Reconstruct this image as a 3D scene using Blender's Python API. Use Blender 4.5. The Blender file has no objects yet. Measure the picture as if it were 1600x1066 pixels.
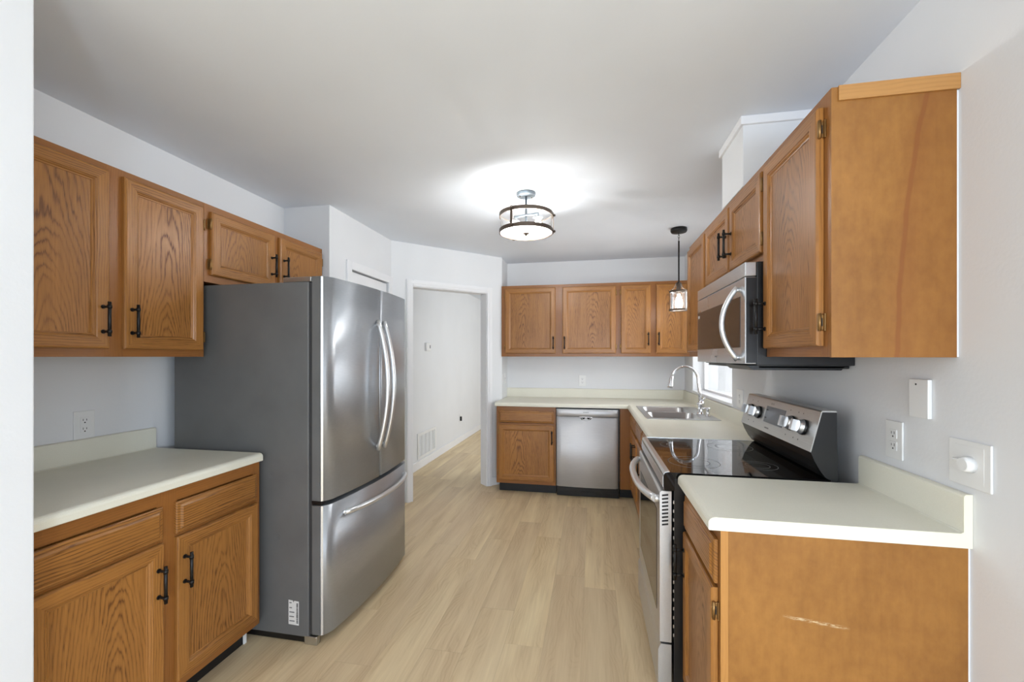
import bpy, bmesh, math, random
from mathutils import Vector, Matrix

random.seed(7)
PI = math.pi
scene = bpy.context.scene
col = scene.collection

# ------------------------------------------------------------------ camera
CAM_H, YAW, FPX = 1.3756, math.radians(10.826), 658.27
cam_data = bpy.data.cameras.new('camera')
cam_data.sensor_fit = 'HORIZONTAL'
cam_data.sensor_width = 36.0
cam_data.lens = FPX / 1600 * 36.0
cam_data.shift_y = 24.1 / 1600
cam_data.clip_start = 0.05
cam = bpy.data.objects.new('camera', cam_data)
cam.location = (0, 0, CAM_H)
cam.rotation_euler = (PI / 2, 0, YAW)
col.objects.link(cam)
scene.camera = cam

# ------------------------------------------------------------------ view + world + lights
vs = scene.view_settings
vs.view_transform = 'Standard'
vs.look = 'None'
vs.gamma = 1.0
vs.use_curve_mapping = False
vs.exposure = 0.84

world = bpy.data.worlds.new('world')
scene.world = world
world.use_nodes = True
bg = world.node_tree.nodes['Background']
bg.inputs['Color'].default_value = (0.93, 0.96, 1.0, 1)
bg.inputs['Strength'].default_value = 1.3


def area_light(name, loc, direction, sx, sy, power, color=(1, 1, 1), spread=PI):
    d = bpy.data.lights.new(name, 'AREA')
    d.shape = 'RECTANGLE'
    d.size, d.size_y = sx, sy
    d.energy = power
    d.color = color
    d.spread = spread
    o = bpy.data.objects.new(name, d)
    o.location = loc
    o.rotation_euler = Vector(direction).to_track_quat('-Z', 'Y').to_euler()
    col.objects.link(o)
    return o


def point_light(name, loc, power, radius, color=(1, 1, 1)):
    d = bpy.data.lights.new(name, 'POINT')
    d.energy = power
    d.shadow_soft_size = radius
    d.color = color
    o = bpy.data.objects.new(name, d)
    o.location = loc
    col.objects.link(o)
    return o


# added fills at unseen dining and hall openings; sink light comes through the window
area_light('fill_rear', (-0.2, -6.56, 1.15), (0, 1, 0.0), 6.0, 2.1, 56, (0.80, 0.96, 1.16))  # added rear fill standing in for unseen glass doors
area_light('fill_left', (-4.56, -2.5, 1.3), (1, 0.0, 0), 4.8, 1.8, 14, (0.80, 0.96, 1.16))  # added fill from an assumed opening on the unseen left side
area_light('fill_right', (4.26, -1.9, 1.3), (-1, 0.0, 0), 4.4, 1.8, 30, (0.82, 0.965, 1.14))  # added to brighten the left wall and cabinets from an unseen opening
area_light('fill_hall', (1.30, 6.4, 1.5), (-1, 0, 0), 2.8, 1.5, 14, (0.93, 0.97, 1.0))  # added to brighten the hall; its window is made up
area_light('daylight_sink', (1.30, 3.95, 1.55), (-1, 0, 0), 1.9, 1.5, 18, (0.92, 0.965, 1.0))
point_light('fill_point', (0.70, -1.5, 1.30), 52, 0.20, (0.80, 0.968, 1.19))  # added point fill for the ceiling and front faces, no lamp seen there

# ------------------------------------------------------------------ colour + node helpers


def lin(r, g, b):
    def f(c):
        c /= 255.0
        return c / 12.92 if c <= 0.04045 else ((c + 0.055) / 1.055) ** 2.4
    return (f(r), f(g), f(b), 1.0)


class NT:
    """tiny helper over a material's node tree"""

    def __init__(self, name):
        self.m = bpy.data.materials.new(name)
        self.m.use_nodes = True
        self.t = self.m.node_tree
        self.n = self.t.nodes
        self.b = self.n['Principled BSDF']
        self.out = self.n['Material Output']

    def node(self, typ, **kw):
        x = self.n.new(typ)
        for k, v in kw.items():
            setattr(x, k, v)
        return x

    def link(self, a, b):
        self.t.links.new(a, b)

    def val(self, sock, v):
        if hasattr(v, 'is_linked') or isinstance(v, bpy.types.NodeSocket):
            self.link(v, sock)
        else:
            sock.default_value = v

    def math(self, op, a, b=0.0, c=0.0):
        x = self.node('ShaderNodeMath', operation=op)
        self.val(x.inputs[0], a)
        self.val(x.inputs[1], b)
        self.val(x.inputs[2], c)
        return x.outputs[0]

    def mixc(self, fac, a, b, mode='MIX'):
        x = self.node('ShaderNodeMix', data_type='RGBA', blend_type=mode)
        self.val(x.inputs[0], fac)
        self.val(x.inputs[6], a)
        self.val(x.inputs[7], b)
        return x.outputs[2]

    def comb(self, x, y, z):
        c = self.node('ShaderNodeCombineXYZ')
        for i, v in enumerate((x, y, z)):
            self.val(c.inputs[i], v)
        return c.outputs[0]

    def noise(self, vec, scale, detail=2.0, rough=0.5, out=0):
        x = self.node('ShaderNodeTexNoise')
        self.link(vec, x.inputs['Vector'])
        x.inputs['Scale'].default_value = scale
        x.inputs['Detail'].default_value = detail
        x.inputs['Roughness'].default_value = rough
        return x.outputs[out]

    def remap(self, v, a0, a1, b0=0.0, b1=1.0):
        x = self.node('ShaderNodeMapRange')
        self.val(x.inputs[0], v)
        x.inputs[1].default_value = a0
        x.inputs[2].default_value = a1
        x.inputs[3].default_value = b0
        x.inputs[4].default_value = b1
        return x.outputs[0]

    def sep(self, vec):
        s = self.node('ShaderNodeSeparateXYZ')
        self.link(vec, s.inputs[0])
        return s.outputs[0], s.outputs[1], s.outputs[2]

    def obj(self):
        return self.node('ShaderNodeTexCoord').outputs['Object']

    def pos(self):
        return self.node('ShaderNodeNewGeometry').outputs['Position']

    def bump(self, height, strength, dist):
        x = self.node('ShaderNodeBump')
        x.inputs['Strength'].default_value = strength
        x.inputs['Distance'].default_value = dist
        self.link(height, x.inputs['Height'])
        self.link(x.outputs[0], self.b.inputs['Normal'])

    def set(self, **kw):
        names = dict(color='Base Color', rough='Roughness', metal='Metallic', spec='Specular IOR Level',
                     aniso='Anisotropic', coat='Coat Weight', coat_rough='Coat Roughness', trans='Transmission Weight', ior='IOR')
        for k, v in kw.items():
            self.val(self.b.inputs[names[k]], v)
        return self


def plain(name, rgb, rough=0.5, metal=0.0, spec=0.5, coat=0.0):
    t = NT(name)
    t.set(color=lin(*rgb), rough=rough, metal=metal, spec=spec, coat=coat)
    # faint unevenness so nothing is perfectly flat
    n = t.noise(t.obj(), 40.0, 2.0)
    t.bump(n, 0.03, 0.001)
    return t.m


def paint(name, rgb, bump=0.12, rough=0.6, scale=90.0):
    t = NT(name)
    n = t.noise(t.pos(), scale, 3.0)
    n2 = t.noise(t.pos(), 2.2, 2.0)
    c = t.mixc(t.remap(n2, 0.3, 0.7), lin(*rgb), lin(*[x * 0.985 for x in rgb]))
    t.set(color=c, rough=rough, spec=0.3)
    t.bump(n, bump, 0.003)
    return t.m


def oak(name, axis, light=(186, 122, 62), dark=(138, 80, 34), tilt=0.13, ring=0.0095, contrast=1.15, rough=0.30, cathedral=True):
    t = NT(name)
    x, y, z = t.sep(t.obj())
    rnd = t.node('ShaderNodeObjectInfo').outputs['Random']
    if axis == 'Z':
        a, g = t.math('ADD', x, y), z
    elif axis == 'Y':
        a, g = t.math('ADD', z, t.math('MULTIPLY', x, 0.6)), y
    else:
        a, g = t.math('ADD', z, t.math('MULTIPLY', y, 0.6)), x
    off = t.math('MULTIPLY', rnd, 37.0)
    # slow wobble along the grain
    nv = t.comb(t.math('MULTIPLY', a, 5.5), t.math('MULTIPLY', g, 1.5), off)
    wob = t.math('SUBTRACT', t.noise(nv, 1.0, 2.5, 0.55), 0.5)
    nv2 = t.comb(t.math('MULTIPLY', a, 26.0), t.math('MULTIPLY', g, 5.0), off)
    wob2 = t.math('SUBTRACT', t.noise(nv2, 1.0, 2.0, 0.5), 0.5)
    if cathedral:
        a0 = t.math('ADD', a, t.math('MULTIPLY', t.math('SUBTRACT', rnd, 0.5), 0.16))
        dep = t.math('ADD', t.math('MULTIPLY', g, tilt), 0.075)
        dep = t.math('ADD', dep, t.math('MULTIPLY', wob, 0.11))
        r = t.math('SQRT', t.math('ADD', t.math('MULTIPLY', a0, a0), t.math('MULTIPLY', dep, dep)))
    else:
        r = t.math('ADD', a, t.math('MULTIPLY', wob, 0.05))
    nf = t.comb(t.math('MULTIPLY', a, 210.0), t.math('MULTIPLY', g, 9.0), off)
    feather = t.math('SUBTRACT', t.noise(nf, 1.0, 2.0, 0.6), 0.5)
    r = t.math('ADD', r, t.math('MULTIPLY', wob2, 0.013))
    r = t.math('ADD', r, t.math('MULTIPLY', feather, 0.0075))
    fr = t.math('FRACT', t.math('ADD', t.math('DIVIDE', r, ring), off))
    ramp = t.node('ShaderNodeValToRGB')
    t.link(fr, ramp.inputs[0])
    e = ramp.color_ramp.elements
    e[0].position, e[0].color = 0.0, (0.25, 0.25, 0.25, 1)
    e[1].position, e[1].color = 1.0, (0.35, 0.35, 0.35, 1)
    for p, v in ((0.28, 0.0), (0.62, 0.18), (0.86, 1.0)):
        q = e.new(p)
        q.color = (v, v, v, 1)
    fade = t.remap(t.noise(t.comb(t.math('MULTIPLY', a, 9.0), t.math('MULTIPLY', g, 2.2), t.math('ADD', off, 3.0)), 1.0, 2.0), 0.32, 0.62, 0.25, 1.1)
    ringv = t.math('MULTIPLY', ramp.outputs[0], fade)
    # open pores: short dark dashes along the grain, denser in the dark rings
    pv = t.comb(t.math('MULTIPLY', a, 420.0), t.math('MULTIPLY', g, 16.0), off)
    pores = t.remap(t.noise(pv, 1.0, 2.0, 0.6), 0.52, 0.70)
    sv = t.comb(t.math('MULTIPLY', a, 95.0), t.math('MULTIPLY', g, 2.5), off)
    streak = t.remap(t.noise(sv, 1.0, 2.0, 0.5), 0.3, 0.7)
    f = t.math('MULTIPLY', ringv, 0.62 * contrast)
    f = t.math('ADD', f, t.math('MULTIPLY', t.math('MULTIPLY', pores, t.math('ADD', ringv, 0.35)), 0.42 * contrast))
    f = t.math('ADD', f, t.math('MULTIPLY', streak, 0.22 * contrast))
    f = t.math('MINIMUM', f, 1.0)
    c = t.mixc(f, lin(*light), lin(*dark))
    big = t.remap(t.noise(t.comb(t.math('MULTIPLY', a, 3.0), t.math('MULTIPLY', g, 0.8), t.math('ADD', off, 5.0)), 1.0, 2.0), 0.3, 0.7, 0.90, 1.07)
    c = t.mixc(1.0, c, t.comb(big, big, big), 'MULTIPLY')
    t.set(color=c, rough=t.remap(f, 0, 1, rough, rough + 0.14), spec=0.45)
    t.bump(t.math('SUBTRACT', 1.0, f), 0.10, 0.002)
    return t.m


M = {}
M['wall'] = paint('white_wall_paint', (231, 232, 233))
M['ceiling'] = paint('white_ceiling_paint', (236, 241, 248), 0.08, 0.75, 60)
M['trim'] = paint('white_semi_gloss_paint', (240, 240, 241), 0.02, 0.35, 30)
OAKL, OAKD = (171, 116, 56), (98, 58, 22)
M['oak_z'] = oak('oak_grain_upright', 'Z', OAKL, OAKD)
M['oak_x'] = oak('oak_grain_along_x', 'X', OAKL, OAKD, cathedral=False)
M['oak_y'] = oak('oak_grain_along_y', 'Y', OAKL, OAKD, cathedral=False)
M['oak_st'] = oak('oak_grain_stile', 'Z', OAKL, OAKD, cathedral=False, contrast=0.8)
M['frame_z'] = oak('oak_face_frame', 'Z', (150, 97, 46), (112, 68, 30), cathedral=False, contrast=0.6)
M['oak_edge_z'] = oak('oak_edge_strip', 'Z', (186, 132, 70), (150, 98, 46), cathedral=False, contrast=0.5)
M['oak_edge'] = oak('oak_scribe_strip', 'X', (188, 138, 80), (158, 108, 58), cathedral=False, contrast=0.6)


def birch(name, streak, scratch):
    """smooth stained veneer end panel, blotchy; a dark sap streak on one, a scrape on the other (object coordinates)"""
    t = NT(name)
    o = t.obj()
    x, y, z = t.sep(o)
    n1 = t.noise(t.comb(t.math('MULTIPLY', x, 5.0), y, t.math('MULTIPLY', z, 3.0)), 1.0, 3.0, 0.55)
    n2 = t.noise(t.comb(t.math('MULTIPLY', x, 40.0), y, t.math('MULTIPLY', z, 26.0)), 1.0, 3.0, 0.6)
    n3 = t.noise(t.comb(t.math('MULTIPLY', x, 160.0), y, t.math('MULTIPLY', z, 6.0)), 1.0, 2.0, 0.5)
    f = t.math('ADD', t.math('MULTIPLY', t.remap(n1, 0.25, 0.75), 0.6), t.math('MULTIPLY', t.remap(n2, 0.3, 0.7), 0.28))
    f = t.math('ADD', f, t.math('MULTIPLY', n3, 0.14))
    c = t.mixc(f, lin(172, 120, 58), lin(126, 80, 34))
    if streak:
        # curve: leans right towards the top like a grown-in mineral streak
        zz = t.math('ADD', z, 0.38)
        bend = t.math('MULTIPLY', t.math('MULTIPLY', zz, zz), 0.135)
        cx = t.math('ADD', 0.012, bend)
        wob = t.math('MULTIPLY', t.math('SUBTRACT', t.noise(t.comb(0.0, 0.0, t.math('MULTIPLY', z, 6.0)), 1.0), 0.5), 0.02)
        d = t.math('ABSOLUTE', t.math('SUBTRACT', x, t.math('ADD', cx, wob)))
        band = t.remap(d, 0.0015, 0.008, 0.75, 0.0)
        soft = t.remap(d, 0.0, 0.05, 0.30, 0.0)
        side = t.remap(t.math('SUBTRACT', x, t.math('ADD', cx, wob)), -0.01, 0.02, 0.0, 0.22)
        s = t.math('ADD', t.math('ADD', band, soft), side)
        c = t.mixc(t.math('MINIMUM', s, 0.8), c, lin(132, 78, 36))
    if scratch:
        zz = t.math('ADD', t.math('SUBTRACT', z, 0.205), t.math('MULTIPLY', t.math('ADD', x, 0.08), 0.10))
        nn = t.noise(t.comb(t.math('MULTIPLY', x, 60.0), 0.0, t.math('MULTIPLY', z, 260.0)), 1.0, 3.0, 0.7)
        band = t.remap(t.math('ABSOLUTE', zz), 0.001, 0.006, 1.0, 0.0)
        ends = t.remap(t.math('ABSOLUTE', t.math('ADD', x, 0.055)), 0.055, 0.085, 1.0, 0.0)
        s = t.math('MULTIPLY', t.math('MULTIPLY', band, ends), t.remap(nn, 0.42, 0.62))
        c = t.mixc(s, c, lin(214, 190, 150))
    t.set(color=c, rough=0.38, spec=0.4)
    t.bump(n2, 0.03, 0.002)
    return t.m


M['birch_streak'] = birch('stained_veneer_streaked', True, False)
M['birch_scrape'] = birch('stained_veneer_scraped', False, True)


def laminate():
    t = NT('cream_laminate')
    n = t.noise(t.pos(), 400.0, 2.0)
    n2 = t.noise(t.pos(), 6.0, 2.0)
    c = t.mixc(t.remap(n, 0.35, 0.65), lin(236, 233, 217), lin(231, 228, 211))
    c = t.mixc(t.remap(n2, 0.3, 0.7, 0.0, 0.3), c, lin(222, 219, 201))
    t.set(color=c, rough=0.42, spec=0.4)
    t.bump(n, 0.04, 0.001)
    return t.m


M['laminate'] = laminate()
M['laminate_cap'] = plain('cream_laminate_cap', (238, 235, 214), 0.45)


def planks():
    t = NT('light_oak_vinyl_planks')
    x, y, z = t.sep(t.pos())
    W, L = 0.182, 1.22
    u = t.math('DIVIDE', t.math('ADD', x, 0.05), W)
    row = t.math('FLOOR', u)
    wn = t.node('ShaderNodeTexWhiteNoise', noise_dimensions='1D')
    t.link(row, wn.inputs['W'])
    v = t.math('ADD', t.math('DIVIDE', y, L), t.math('MULTIPLY', wn.outputs['Value'], 5.0))
    cl = t.math('FLOOR', v)
    wn2 = t.node('ShaderNodeTexWhiteNoise', noise_dimensions='2D')
    t.link(t.comb(row, cl, 0.0), wn2.inputs['Vector'])
    rv = wn2.outputs['Value']
    rc = wn2.outputs['Color']
    off = t.math('MULTIPLY', rv, 53.0)
    # grain
    n1 = t.noise(t.comb(t.math('MULTIPLY', x, 13.0), t.math('MULTIPLY', y, 1.1), off), 1.0, 3.0, 0.55)
    n2 = t.noise(t.comb(t.math('MULTIPLY', x, 120.0), t.math('MULTIPLY', y, 4.0), off), 1.0, 3.0, 0.6)
    lx = t.math('SUBTRACT', t.math('FRACT', u), 0.5)
    wob = t.math('SUBTRACT', t.noise(t.comb(t.math('MULTIPLY', x, 6.0), t.math('MULTIPLY', y, 2.4), off), 1.0, 2.0), 0.5)
    q = t.math('ADD', t.math('ABSOLUTE', t.math('ADD', lx, t.math('MULTIPLY', wob, 1.1))), t.math('MULTIPLY', t.math('FRACT', v), 0.7))
    rings = t.math('SINE', t.math('MULTIPLY', q, 62.0))
    ringm = t.math('MULTIPLY', t.remap(rings, 0.2, 1.0), t.remap(n1, 0.45, 0.62))
    # knots
    f = t.math('ADD', t.math('MULTIPLY', t.remap(n1, 0.28, 0.72), 0.55), t.math('MULTIPLY', t.remap(n2, 0.3, 0.7), 0.22))
    f = t.math('ADD', f, t.math('MULTIPLY', ringm, 0.18))
    base = t.mixc(rv, lin(242, 221, 178), lin(228, 206, 165))
    c = t.mixc(f, base, lin(188, 158, 118))
    tint = t.mixc(t.math('MULTIPLY', rv, 0.22), c, lin(196, 172, 148))
    # seams
    fu = t.math('FRACT', u)
    du = t.math('MULTIPLY', t.math('MINIMUM', fu, t.math('SUBTRACT', 1.0, fu)), W)
    fv = t.math('FRACT', v)
    dv = t.math('MULTIPLY', t.math('MINIMUM', fv, t.math('SUBTRACT', 1.0, fv)), L)
    d = t.math('MINIMUM', du, dv)
    seam = t.remap(d, 0.0006, 0.0022, 1.0, 0.0)
    c2 = t.mixc(t.math('MULTIPLY', seam, t.math('MULTIPLY', t.math('FRACT', t.math('MULTIPLY', rv, 7.0)), 0.45)), tint, lin(150, 124, 92))
    t.set(color=c2, rough=t.remap(f, 0, 1, 0.40, 0.52), spec=0.4)
    t.bump(t.math('SUBTRACT', t.math('MULTIPLY', n2, 0.4), seam), 0.12, 0.002)
    return t.m


M['floor'] = planks()


def steel(name, rgb, rough, axis, strength=0.12, metal=1.0, aniso=0.0):
    """brushed sheet; axis = direction the brushing runs; reflections smear across the brushing"""
    t = NT(name)
    x, y, z = t.sep(t.obj())
    k = {'X': (2, 300, 300), 'Y': (300, 2, 300), 'Z': (300, 300, 2)}[axis]
    n = t.noise(t.comb(*[t.math('MULTIPLY', s, f) for s, f in zip((x, y, z), k)]), 1.0, 3.0, 0.6)
    n2 = t.noise(t.obj(), 4.0, 3.0)
    c = t.mixc(n, lin(*rgb), lin(*[q * 0.90 for q in rgb]))
    r = t.math('ADD', t.math('MULTIPLY', t.math('SUBTRACT', n, 0.5), 0.0 if aniso else strength), t.remap(n2, 0.3, 0.7, rough * 0.97, rough * 1.03))
    t.set(color=c, rough=r, metal=metal, aniso=aniso)
    if aniso:
        tg = t.node('ShaderNodeTangent', direction_type='RADIAL', axis='Z')
        t.link(tg.outputs[0], t.b.inputs['Tangent'])
        t.b.inputs['Anisotropic Rotation'].default_value = 0.25
    else:
        t.bump(n, 0.015, 0.001)
    return t.m


M['steel_fridge'] = steel('brushed_stainless_fridge', (188, 192, 197), 0.33, 'Y', metal=0.78, aniso=0.8)
M['steel_light'] = steel('brushed_stainless_light', (214, 214, 214), 0.34, 'Y', metal=0.9, aniso=0.5)
M['steel_dw'] = steel('brushed_stainless_dishwasher', (222, 222, 224), 0.44, 'X', metal=0.35, aniso=0.75)
M['steel_door'] = steel('brushed_stainless_microwave', (208, 210, 213), 0.27, 'Y', metal=0.8, aniso=0.6)
M['steel_sink'] = steel('stainless_sink', (205, 205, 205), 0.30, 'X', 0.04)
M['steel_panel'] = steel('brushed_stainless_panel', (205, 205, 203), 0.34, 'Y')
M['handle_steel'] = plain('satin_steel_handle', (228, 229, 230), 0.28, 0.85)
M['edge_steel'] = plain('polished_edge_strip', (235, 236, 238), 0.22, 0.75)
M['chrome'] = plain('polished_chrome', (235, 235, 238), 0.07, 1.0)
M['black_bar'] = plain('matte_black_metal', (26, 24, 23), 0.42, 0.3)
M['black_plastic'] = plain('black_plastic', (14, 14, 15), 0.32)
M['black_enamel'] = plain('black_enamel', (34, 34, 35), 0.28)
M['black_glass'] = plain('black_glass', (9, 9, 10), 0.04, 0.0, 0.5)
M['dark_glass'] = plain('smoked_door_glass', (50, 49, 48), 0.09, 0.0, 0.45)
M['black_toe'] = plain('black_vinyl_base', (14, 14, 17), 0.5)
M['brass'] = plain('antique_brass', (150, 116, 72), 0.38, 0.85)
M['bronze'] = plain('oil_rubbed_bronze', (98, 86, 76), 0.45, 0.7)
M['bronze_grey'] = plain('weathered_grey_metal', (112, 120, 126), 0.45, 0.7)
M['white_plastic'] = plain('white_plastic', (236, 236, 234), 0.35)
M['dark_slot'] = plain('dark_slot', (22, 22, 22), 0.6)
M['grey_mark'] = plain('grey_printed_mark', (120, 120, 120), 0.5)
M['paper'] = plain('white_paper_label', (216, 214, 210), 0.6)
M['gap'] = plain('dark_gap', (18, 17, 16), 0.8)
M['dark_gasket'] = plain('dark_grey_gasket', (52, 52, 53), 0.55)
M['display'] = plain('grey_display_film', (104, 106, 110), 0.32)


def fridge_side():
    t = NT('dark_grey_fridge_paint')
    o = t.pos()
    n = t.noise(o, 900.0, 2.0)
    n2 = t.noise(o, 5.0, 3.0)
    c = t.mixc(t.remap(n2, 0.3, 0.7), lin(104, 104, 103), lin(96, 96, 95))
    t.set(color=c, rough=0.42, spec=0.5)
    # shallow dents in the sheet metal
    h = t.math('MULTIPLY', n, 0.10)
    for px, pz, r in ((-1.60, 1.20, .02), (-1.52, 1.20, .016), (-1.535, .80, .02), (-1.50, .50, .018), (-1.44, .38, .03), (-1.72, .93, .03), (-1.50, .86, .03)):
        d = t.node('ShaderNodeVectorMath', operation='DISTANCE')
        t.link(o, d.inputs[0])
        d.inputs[1].default_value = (px, 1.79, pz)
        h = t.math('SUBTRACT', h, t.remap(d.outputs['Value'], 0.0, r, 1.0, 0.0))
    t.bump(h, 0.35, 0.004)
    return t.m


M['fridge_side'] = fridge_side()


def thin_glass(name, tint=(255, 255, 255), gloss=0.12, seeds=True):
    t = NT(name)
    t.n.remove(t.b)
    tr = t.node('ShaderNodeBsdfTransparent')
    tr.inputs['Color'].default_value = lin(*tint)
    gl = t.node('ShaderNodeBsdfGlossy')
    gl.inputs['Roughness'].default_value = 0.05
    fr = t.node('ShaderNodeFresnel')
    fr.inputs['IOR'].default_value = 1.45
    if seeds:
        bp = t.node('ShaderNodeBump')
        bp.inputs['Strength'].default_value = 0.5
        bp.inputs['Distance'].default_value = 0.004
        t.link(t.noise(t.obj(), 70.0, 2.0), bp.inputs['Height'])
        t.link(bp.outputs[0], gl.inputs['Normal'])
    f = t.math('ADD', t.math('MULTIPLY', fr.outputs[0], 0.8), gloss)
    mx = t.node('ShaderNodeMixShader')
    t.link(f, mx.inputs[0])
    t.link(tr.outputs[0], mx.inputs[1])
    t.link(gl.outputs[0], mx.inputs[2])
    t.link(mx.outputs[0], t.out.inputs['Surface'])
    return t.m


M['glass'] = thin_glass('seeded_glass')
M['pane'] = thin_glass('window_glass', gloss=0.02, seeds=False)


def diffuser():
    t = NT('frosted_white_diffuser')
    t.n.remove(t.b)
    a = t.node('ShaderNodeBsdfTranslucent')
    a.inputs['Color'].default_value = (0.95, 0.95, 0.95, 1)
    b = t.node('ShaderNodeBsdfTransparent')
    mx = t.node('ShaderNodeMixShader')
    mx.inputs[0].default_value = 0.5
    t.link(a.outputs[0], mx.inputs[1])
    t.link(b.outputs[0], mx.inputs[2])
    t.link(mx.outputs[0], t.out.inputs['Surface'])
    return t.m


M['diffuser'] = diffuser()


def emitter(name, strength, color=(1, 1, 1, 1)):
    t = NT(name)
    t.set(color=(0.9, 0.9, 0.9, 1))
    t.b.inputs['Emission Color'].default_value = color
    t.b.inputs['Emission Strength'].default_value = strength
    return t.m


M['bulb'] = emitter('lit_bulb', 30.0, (1.0, 0.98, 0.95, 1))

# ------------------------------------------------------------------ mesh helpers


class MB:
    """collects shapes in world coordinates, each with a material"""

    def __init__(self):
        self.bm = bmesh.new()
        self.mats = []

    def mi(self, m):
        m = M[m] if isinstance(m, str) else m
        if m not in self.mats:
            self.mats.append(m)
        return self.mats.index(m)

    def faces(self, verts, faces, m, smooth=False):
        vs_ = [self.bm.verts.new(v) for v in verts]
        k = self.mi(m)
        out = []
        for f in faces:
            try:
                q = self.bm.faces.new([vs_[i] for i in f])
            except ValueError:
                continue
            q.material_index = k
            q.smooth = smooth
            out.append(q)
        return out

    def box(self, x0, x1, y0, y1, z0, z1, m, bev=0.0, seg=2, tf=None):
        x0, x1 = sorted((x0, x1))
        y0, y1 = sorted((y0, y1))
        z0, z1 = sorted((z0, z1))
        vs_ = [(x, y, z) for x in (x0, x1) for y in (y0, y1) for z in (z0, z1)]
        if tf:
            vs_ = [tf(*v) for v in vs_]
        fs = [(0, 1, 3, 2), (4, 6, 7, 5), (0, 4, 5, 1), (2, 3, 7, 6), (0, 2, 6, 4), (1, 5, 7, 3)]
        out = self.faces(vs_, fs, m)
        if bev > 0:
            k = self.mi(m)
            ed = list({e for f in out for e in f.edges})
            r = bmesh.ops.bevel(self.bm, geom=ed, offset=bev, offset_type='OFFSET', segments=seg, profile=0.5, affect='EDGES', clamp_overlap=True)
            for f in r['faces']:
                f.material_index = k
        return self

    def prism(self, poly, lo, hi, axis, m, smooth=False):
        """poly in the two other axes (cyclic order kept), swept from lo to hi along axis"""
        def mk(p, t):
            return {'X': (t, p[0], p[1]), 'Y': (p[0], t, p[1]), 'Z': (p[0], p[1], t)}[axis]
        n = len(poly)
        vs_ = [mk(p, lo) for p in poly] + [mk(p, hi) for p in poly]
        fs = [(i, (i + 1) % n, n + (i + 1) % n, n + i) for i in range(n)]
        k = self.faces(vs_, fs + [tuple(range(n)), tuple(range(2 * n - 1, n - 1, -1))], m)
        if smooth:
            for f in k[:n]:
                f.smooth = True
        return self

    def lathe(self, prof, c, m, axis='Z', seg=32, smooth=True, closed=False):
        """prof = [(radius, height)...] around axis through c"""
        vs_, fs = [], []
        n = len(prof)
        for r, h in prof:
            for i in range(seg):
                a = 2 * PI * i / seg
                p, q = r * math.cos(a), r * math.sin(a)
                v = {'Z': (p, q, h), 'X': (h, p, q), 'Y': (p, h, q)}[axis]
                vs_.append((c[0] + v[0], c[1] + v[1], c[2] + v[2]))
        for j in range(n - 1 + (1 if closed else 0)):
            for i in range(seg):
                a, b = j % n, (j + 1) % n
                fs.append((a * seg + i, a * seg + (i + 1) % seg, b * seg + (i + 1) % seg, b * seg + i))
        if not closed:
            if prof[0][0] > 1e-6:
                fs.append(tuple(range(seg)))
            if prof[-1][0] > 1e-6:
                fs.append(tuple((n - 1) * seg + i for i in range(seg)))
        out = self.faces(vs_, fs, m, smooth)
        for f in out:
            if len(f.verts) > 4:
                f.smooth = False
        return self

    def cyl(self, c, r, h0, h1, m, axis='Z', seg=20):
        return self.lathe([(r, h0), (r, h1)], c, m, axis, seg)

    def tube(self, pts, r, m, seg=12, flat=None):
        """round tube along pts; r may be a list; flat = (axis vector, factor) squashes the section"""
        P = [Vector(p) for p in pts]
        n = len(P)
        R = r if isinstance(r, (list, tuple)) else [r] * n
        vs_, fs = [], []
        up = None
        for i, p in enumerate(P):
            d = (P[min(i + 1, n - 1)] - P[max(i - 1, 0)]).normalized()
            if up is None:
                ref = Vector((0, 0, 1)) if abs(d.z) < 0.9 else Vector((0, 1, 0))
                up = (ref - d * ref.dot(d)).normalized()
            else:
                up = (up - d * up.dot(d)).normalized()
            s = d.cross(up)
            for k in range(seg):
                a = 2 * PI * k / seg
                o = (up * math.cos(a) + s * math.sin(a)) * R[i]
                if flat:
                    ax = Vector(flat[0])
                    o += ax * (o.dot(ax) * (flat[1] - 1))
                vs_.append(tuple(p + o))
        for i in range(n - 1):
            for k in range(seg):
                fs.append((i * seg + k, i * seg + (k + 1) % seg, (i + 1) * seg + (k + 1) % seg, (i + 1) * seg + k))
        fs.append(tuple(range(seg)))
        fs.append(tuple((n - 1) * seg + k for k in range(seg)))
        out = self.faces(vs_, fs, m, True)
        for f in out[-2:]:
            f.smooth = False
        return self

    def sphere(self, c, r, m, sx=1, sy=1, sz=1, seg=16):
        prof = [(max(0.0, r * math.sin(PI * i / 8)), -r * math.cos(PI * i / 8)) for i in range(9)]
        vs0 = len(self.bm.verts)
        self.lathe([(max(a, 1e-4 * r), b * sz) for a, b in prof], c, m, 'Z', seg)
        return self


WORLD = {}


def props(o, label=None, cat=None, group=None, kind=None):
    if label:
        o['label'] = label
    if cat:
        o['category'] = cat
    if group:
        o['group'] = group
    if kind:
        o['kind'] = kind
    return o


def thing(name, label, cat, loc, group=None):
    o = bpy.data.objects.new(name, None)
    o.empty_display_size = 0.05
    col.objects.link(o)
    o.location = loc
    WORLD[o] = Vector(loc)
    return props(o, label, cat, group)


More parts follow.
